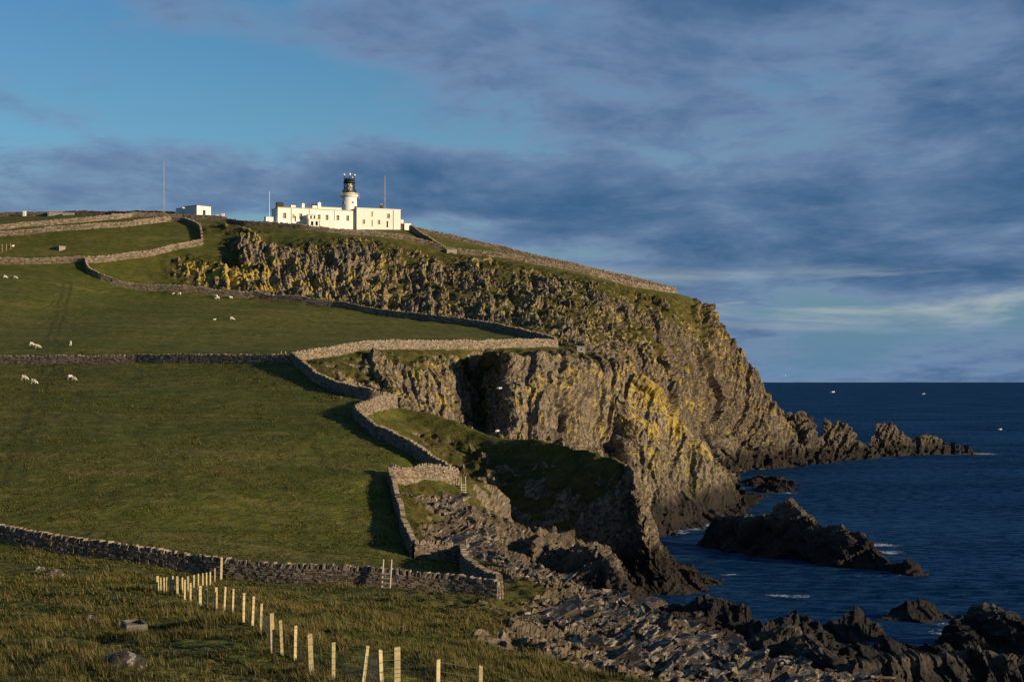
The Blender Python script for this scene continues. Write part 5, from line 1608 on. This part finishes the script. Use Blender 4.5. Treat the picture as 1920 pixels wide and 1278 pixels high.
# ------------------------------------------------------------------ gulls
def gull(label, px, py, D=None, flying=True, yaw=0.0, span=1.3):
    if D is None:
        h = hit(px, py)
        p = h if h else Vector(W(px, py, 130))
    else:
        p = Vector(W(px, py, D))
    o = empty('seagull', p, label, 'bird', 'gulls', R(yaw))
    zb = 0 if flying else .28
    b = Shape()
    prof = [(-.30, .015, 0), (-.22, .05, .0), (-.05, .085, .0), (.10, .08, .02), (.18, .05, .06), (.24, .055, .09), (.30, .035, .09), (.36, .008, .075)]
    n = 10
    for (x, r, z) in prof:
        for k in range(n):
            a = 2 * math.pi * k / n
            b.v.append((x, r * math.cos(a), zb + z + r * math.sin(a)))
    for j in range(len(prof) - 1):
        for k in range(n):
            i0, i1 = j * n + k, j * n + (k + 1) % n
            b.f.append((i0, i1, i1 + n, i0 + n))
    b.build('body', M_GULL, o, True)
    for sg in (-1, 1):
        w_ = Shape()
        if flying:
            pl = [(0, .05), (.3, .22), (.62, .12), (span / 2, -.02)]
            ch = [(.14, -.10), (.16, -.06), (.06, -.10), (-.16, -.2)]
        else:
            pl = [(.07, .06), (.085, .05), (.07, .03), (.05, .02)]
            ch = [(.12, .08), (.06, -.12), (-.10, -.28), (-.25, -.36)]
        for up_ in (.012, -.012):
            for (y, z), (xa, xb) in zip(pl, ch):
                w_.v += [(xa, sg * y, zb + z + up_), (xb, sg * y, zb + z + up_)]
        for k in range(3):
            a = 2 * k
            w_.f += [(a, a + 1, a + 3, a + 2), (a + 8, a + 10, a + 11, a + 9), (a, a + 2, a + 10, a + 8), (a + 1, a + 9, a + 11, a + 3)]
        w_.f += [(0, 8, 9, 1), (6, 7, 15, 14)]
        w_.build('wing', M_STEEL if not flying else M_GULL, o)
        if not flying:
            Shape().rod((.02, sg * .04, -.02), (.0, sg * .04, .24), .014, 5).build('leg', M_YEL, o)
    Shape().rod((.35, 0, zb + .075), (.43, 0, zb + .06), .016, 6, .004).build('bill', M_YEL, o)
    return o
gull('white gull flying low just above the sea horizon', 1562, 735, 330, True, 20, 1.5)
gull('white gull flying over the open sea, farther from the headland than the rest', 1732, 739, 300, True, -25, 1.5)
gull('white gull flying against the sky above the horizon beside the headland', 1473, 704, 340, True, 70, 1.4)
gull('white gull flying over the whitecapped water beyond the headland rocks', 1876, 805, 340, True, 10, 1.4)
gull('white gull flying in front of the dark cleft of the middle cliff', 937, 728, 262, True, 35, 1.4)
gull('white gull flying in front of the lit middle cliff', 1081, 721, 268, True, -40, 1.3)
gull('white gull flying low at the foot of the dark cleft, above the shaded ridge crest', 933, 808, 232, True, 15, 1.3)
gull('white gull sitting in the pasture beside the dark rim wall', 640, 748, None, False, 120)
gg = gull('white gull standing on the brown block of jointed rock by the shore', 1475, 1181, 131, False, -30)
gg.location.z -= 0.0

# ------------------------------------------------------------------ grass
def make_blade_mat():
    m, t = new_mat('grass_blades')
    tone = t.attr('tone')
    c = t.mix(t.ramp(tone, 0.0, 0.55, smooth=False), (0.015, 0.021, 0.003), (0.054, 0.054, 0.008))
    c = t.mix(t.ramp(tone, 0.60, 0.95, smooth=False), c, (0.21, 0.145, 0.06))
    b = finish(t, c, 0.8, spec=0.15)
    return m
M_BLADE = make_blade_mat()
def scatter(tri_mask, count, dens_fn, hgt, nbl, wpx, name, straw=0.2):
    t = T[tri_mask]
    a, b, c = Q[t[:, 0]], Q[t[:, 1]], Q[t[:, 2]]
    ar = np.linalg.norm(np.cross(b - a, c - a), axis=1) / 2
    ctr = (a + b + c) / 3
    wgt = ar * dens_fn(ctr)
    pick = rng.choice(len(t), count, p=wgt / wgt.sum())
    u, v = rng.uniform(size=(2, count))
    fl = u + v > 1
    u[fl], v[fl] = 1 - u[fl], 1 - v[fl]
    p = a[pick] + (b - a)[pick] * u[:, None] + (c - a)[pick] * v[:, None]
    ok = rfin[t[pick, 0]] < 0.4
    p = p[ok]
    n = len(p)
    clump = fbm(p, 0.35, 3)
    big_ = fbm(p + 77, 0.06, 2)
    hs = hgt * np.clip(0.9 + 2.0 * clump + 0.9 * big_, 0.18, 2.1) * rng.uniform(.7, 1.25, n)
    p = np.repeat(p, nbl, 0)
    hs = np.repeat(hs, nbl) * rng.uniform(.55, 1.2, n * nbl)
    tone = np.repeat(np.clip(0.28 + 1.0 * clump + 1.1 * big_, 0, 1), nbl) + rng.normal(0, .16, n * nbl)
    st_ = rng.uniform(size=n * nbl) < straw * np.clip(0.6 + 1.6 * np.repeat(clump, nbl), 0.1, 2)
    tone = np.where(st_, rng.uniform(.75, 1, n * nbl), np.minimum(tone, .62))
    hs = np.where(st_, hs * 1.35, hs)
    an = rng.uniform(0, 2 * np.pi, n * nbl)
    wd = np.maximum(.010, p[:, 1] * 1.875 / FPX * wpx) * np.where(st_, .7, 1)
    dirv = np.stack([np.cos(an), np.sin(an), an * 0], 1)
    side = np.stack([-dirv[:, 1], dirv[:, 0], an * 0], 1)
    p = p + dirv * (hs * .35)[:, None] * rng.uniform(0, 1, (n * nbl, 1)) - np.array([0, 0, .03])
    lean = rng.uniform(.1, .75, (n * nbl, 1))
    tip = p + np.array([0, 0, 1.0]) * hs[:, None] + dirv * hs[:, None] * lean + np.array([-.25, .05, 0]) * hs[:, None]
    V = np.stack([p - side * (wd / 2)[:, None], p + side * (wd / 2)[:, None], tip], 1).reshape(-1, 3)
    Fc = np.arange(len(V)).reshape(-1, 3)
    o = mesh_obj(name, V, Fc, M_BLADE, {'tone': np.repeat(np.clip(tone, 0, 1), 3)}, smooth=False)
    return o
cpx = 960 + FPX * cen[:, 0] / np.maximum(cen[:, 1], 5)
cpy = HZ - FPX * (cen[:, 2] - CZ) / np.maximum(cen[:, 1], 5)
inview = (cpx > -60) & (cpx < 1990) & (cpy < 1330) & (cen[:, 1] > 18)
g1 = scatter(inview & ((reg == 0) | (cen[:, 1] < 118)) & (rt < .5), 62000, lambda c: 1 / np.maximum(c[:, 1], 30) ** 1.6, 0.21, 6, 0.9, 'meadow_grass', .22)
tag(g1, 'rough tussocky grass with straw stalks on the near slope', 'grass', kind='stuff')
g2 = scatter(inview & (reg == 1) & (cen[:, 1] < 300) & (cen[:, 1] > 115), 85000, lambda c: 1 / np.maximum(c[:, 1], 60) ** 1.5, 0.12, 4, 0.8, 'pasture_grass', .07)
tag(g2, 'short grazed grass of the walled pasture', 'grass', kind='stuff')
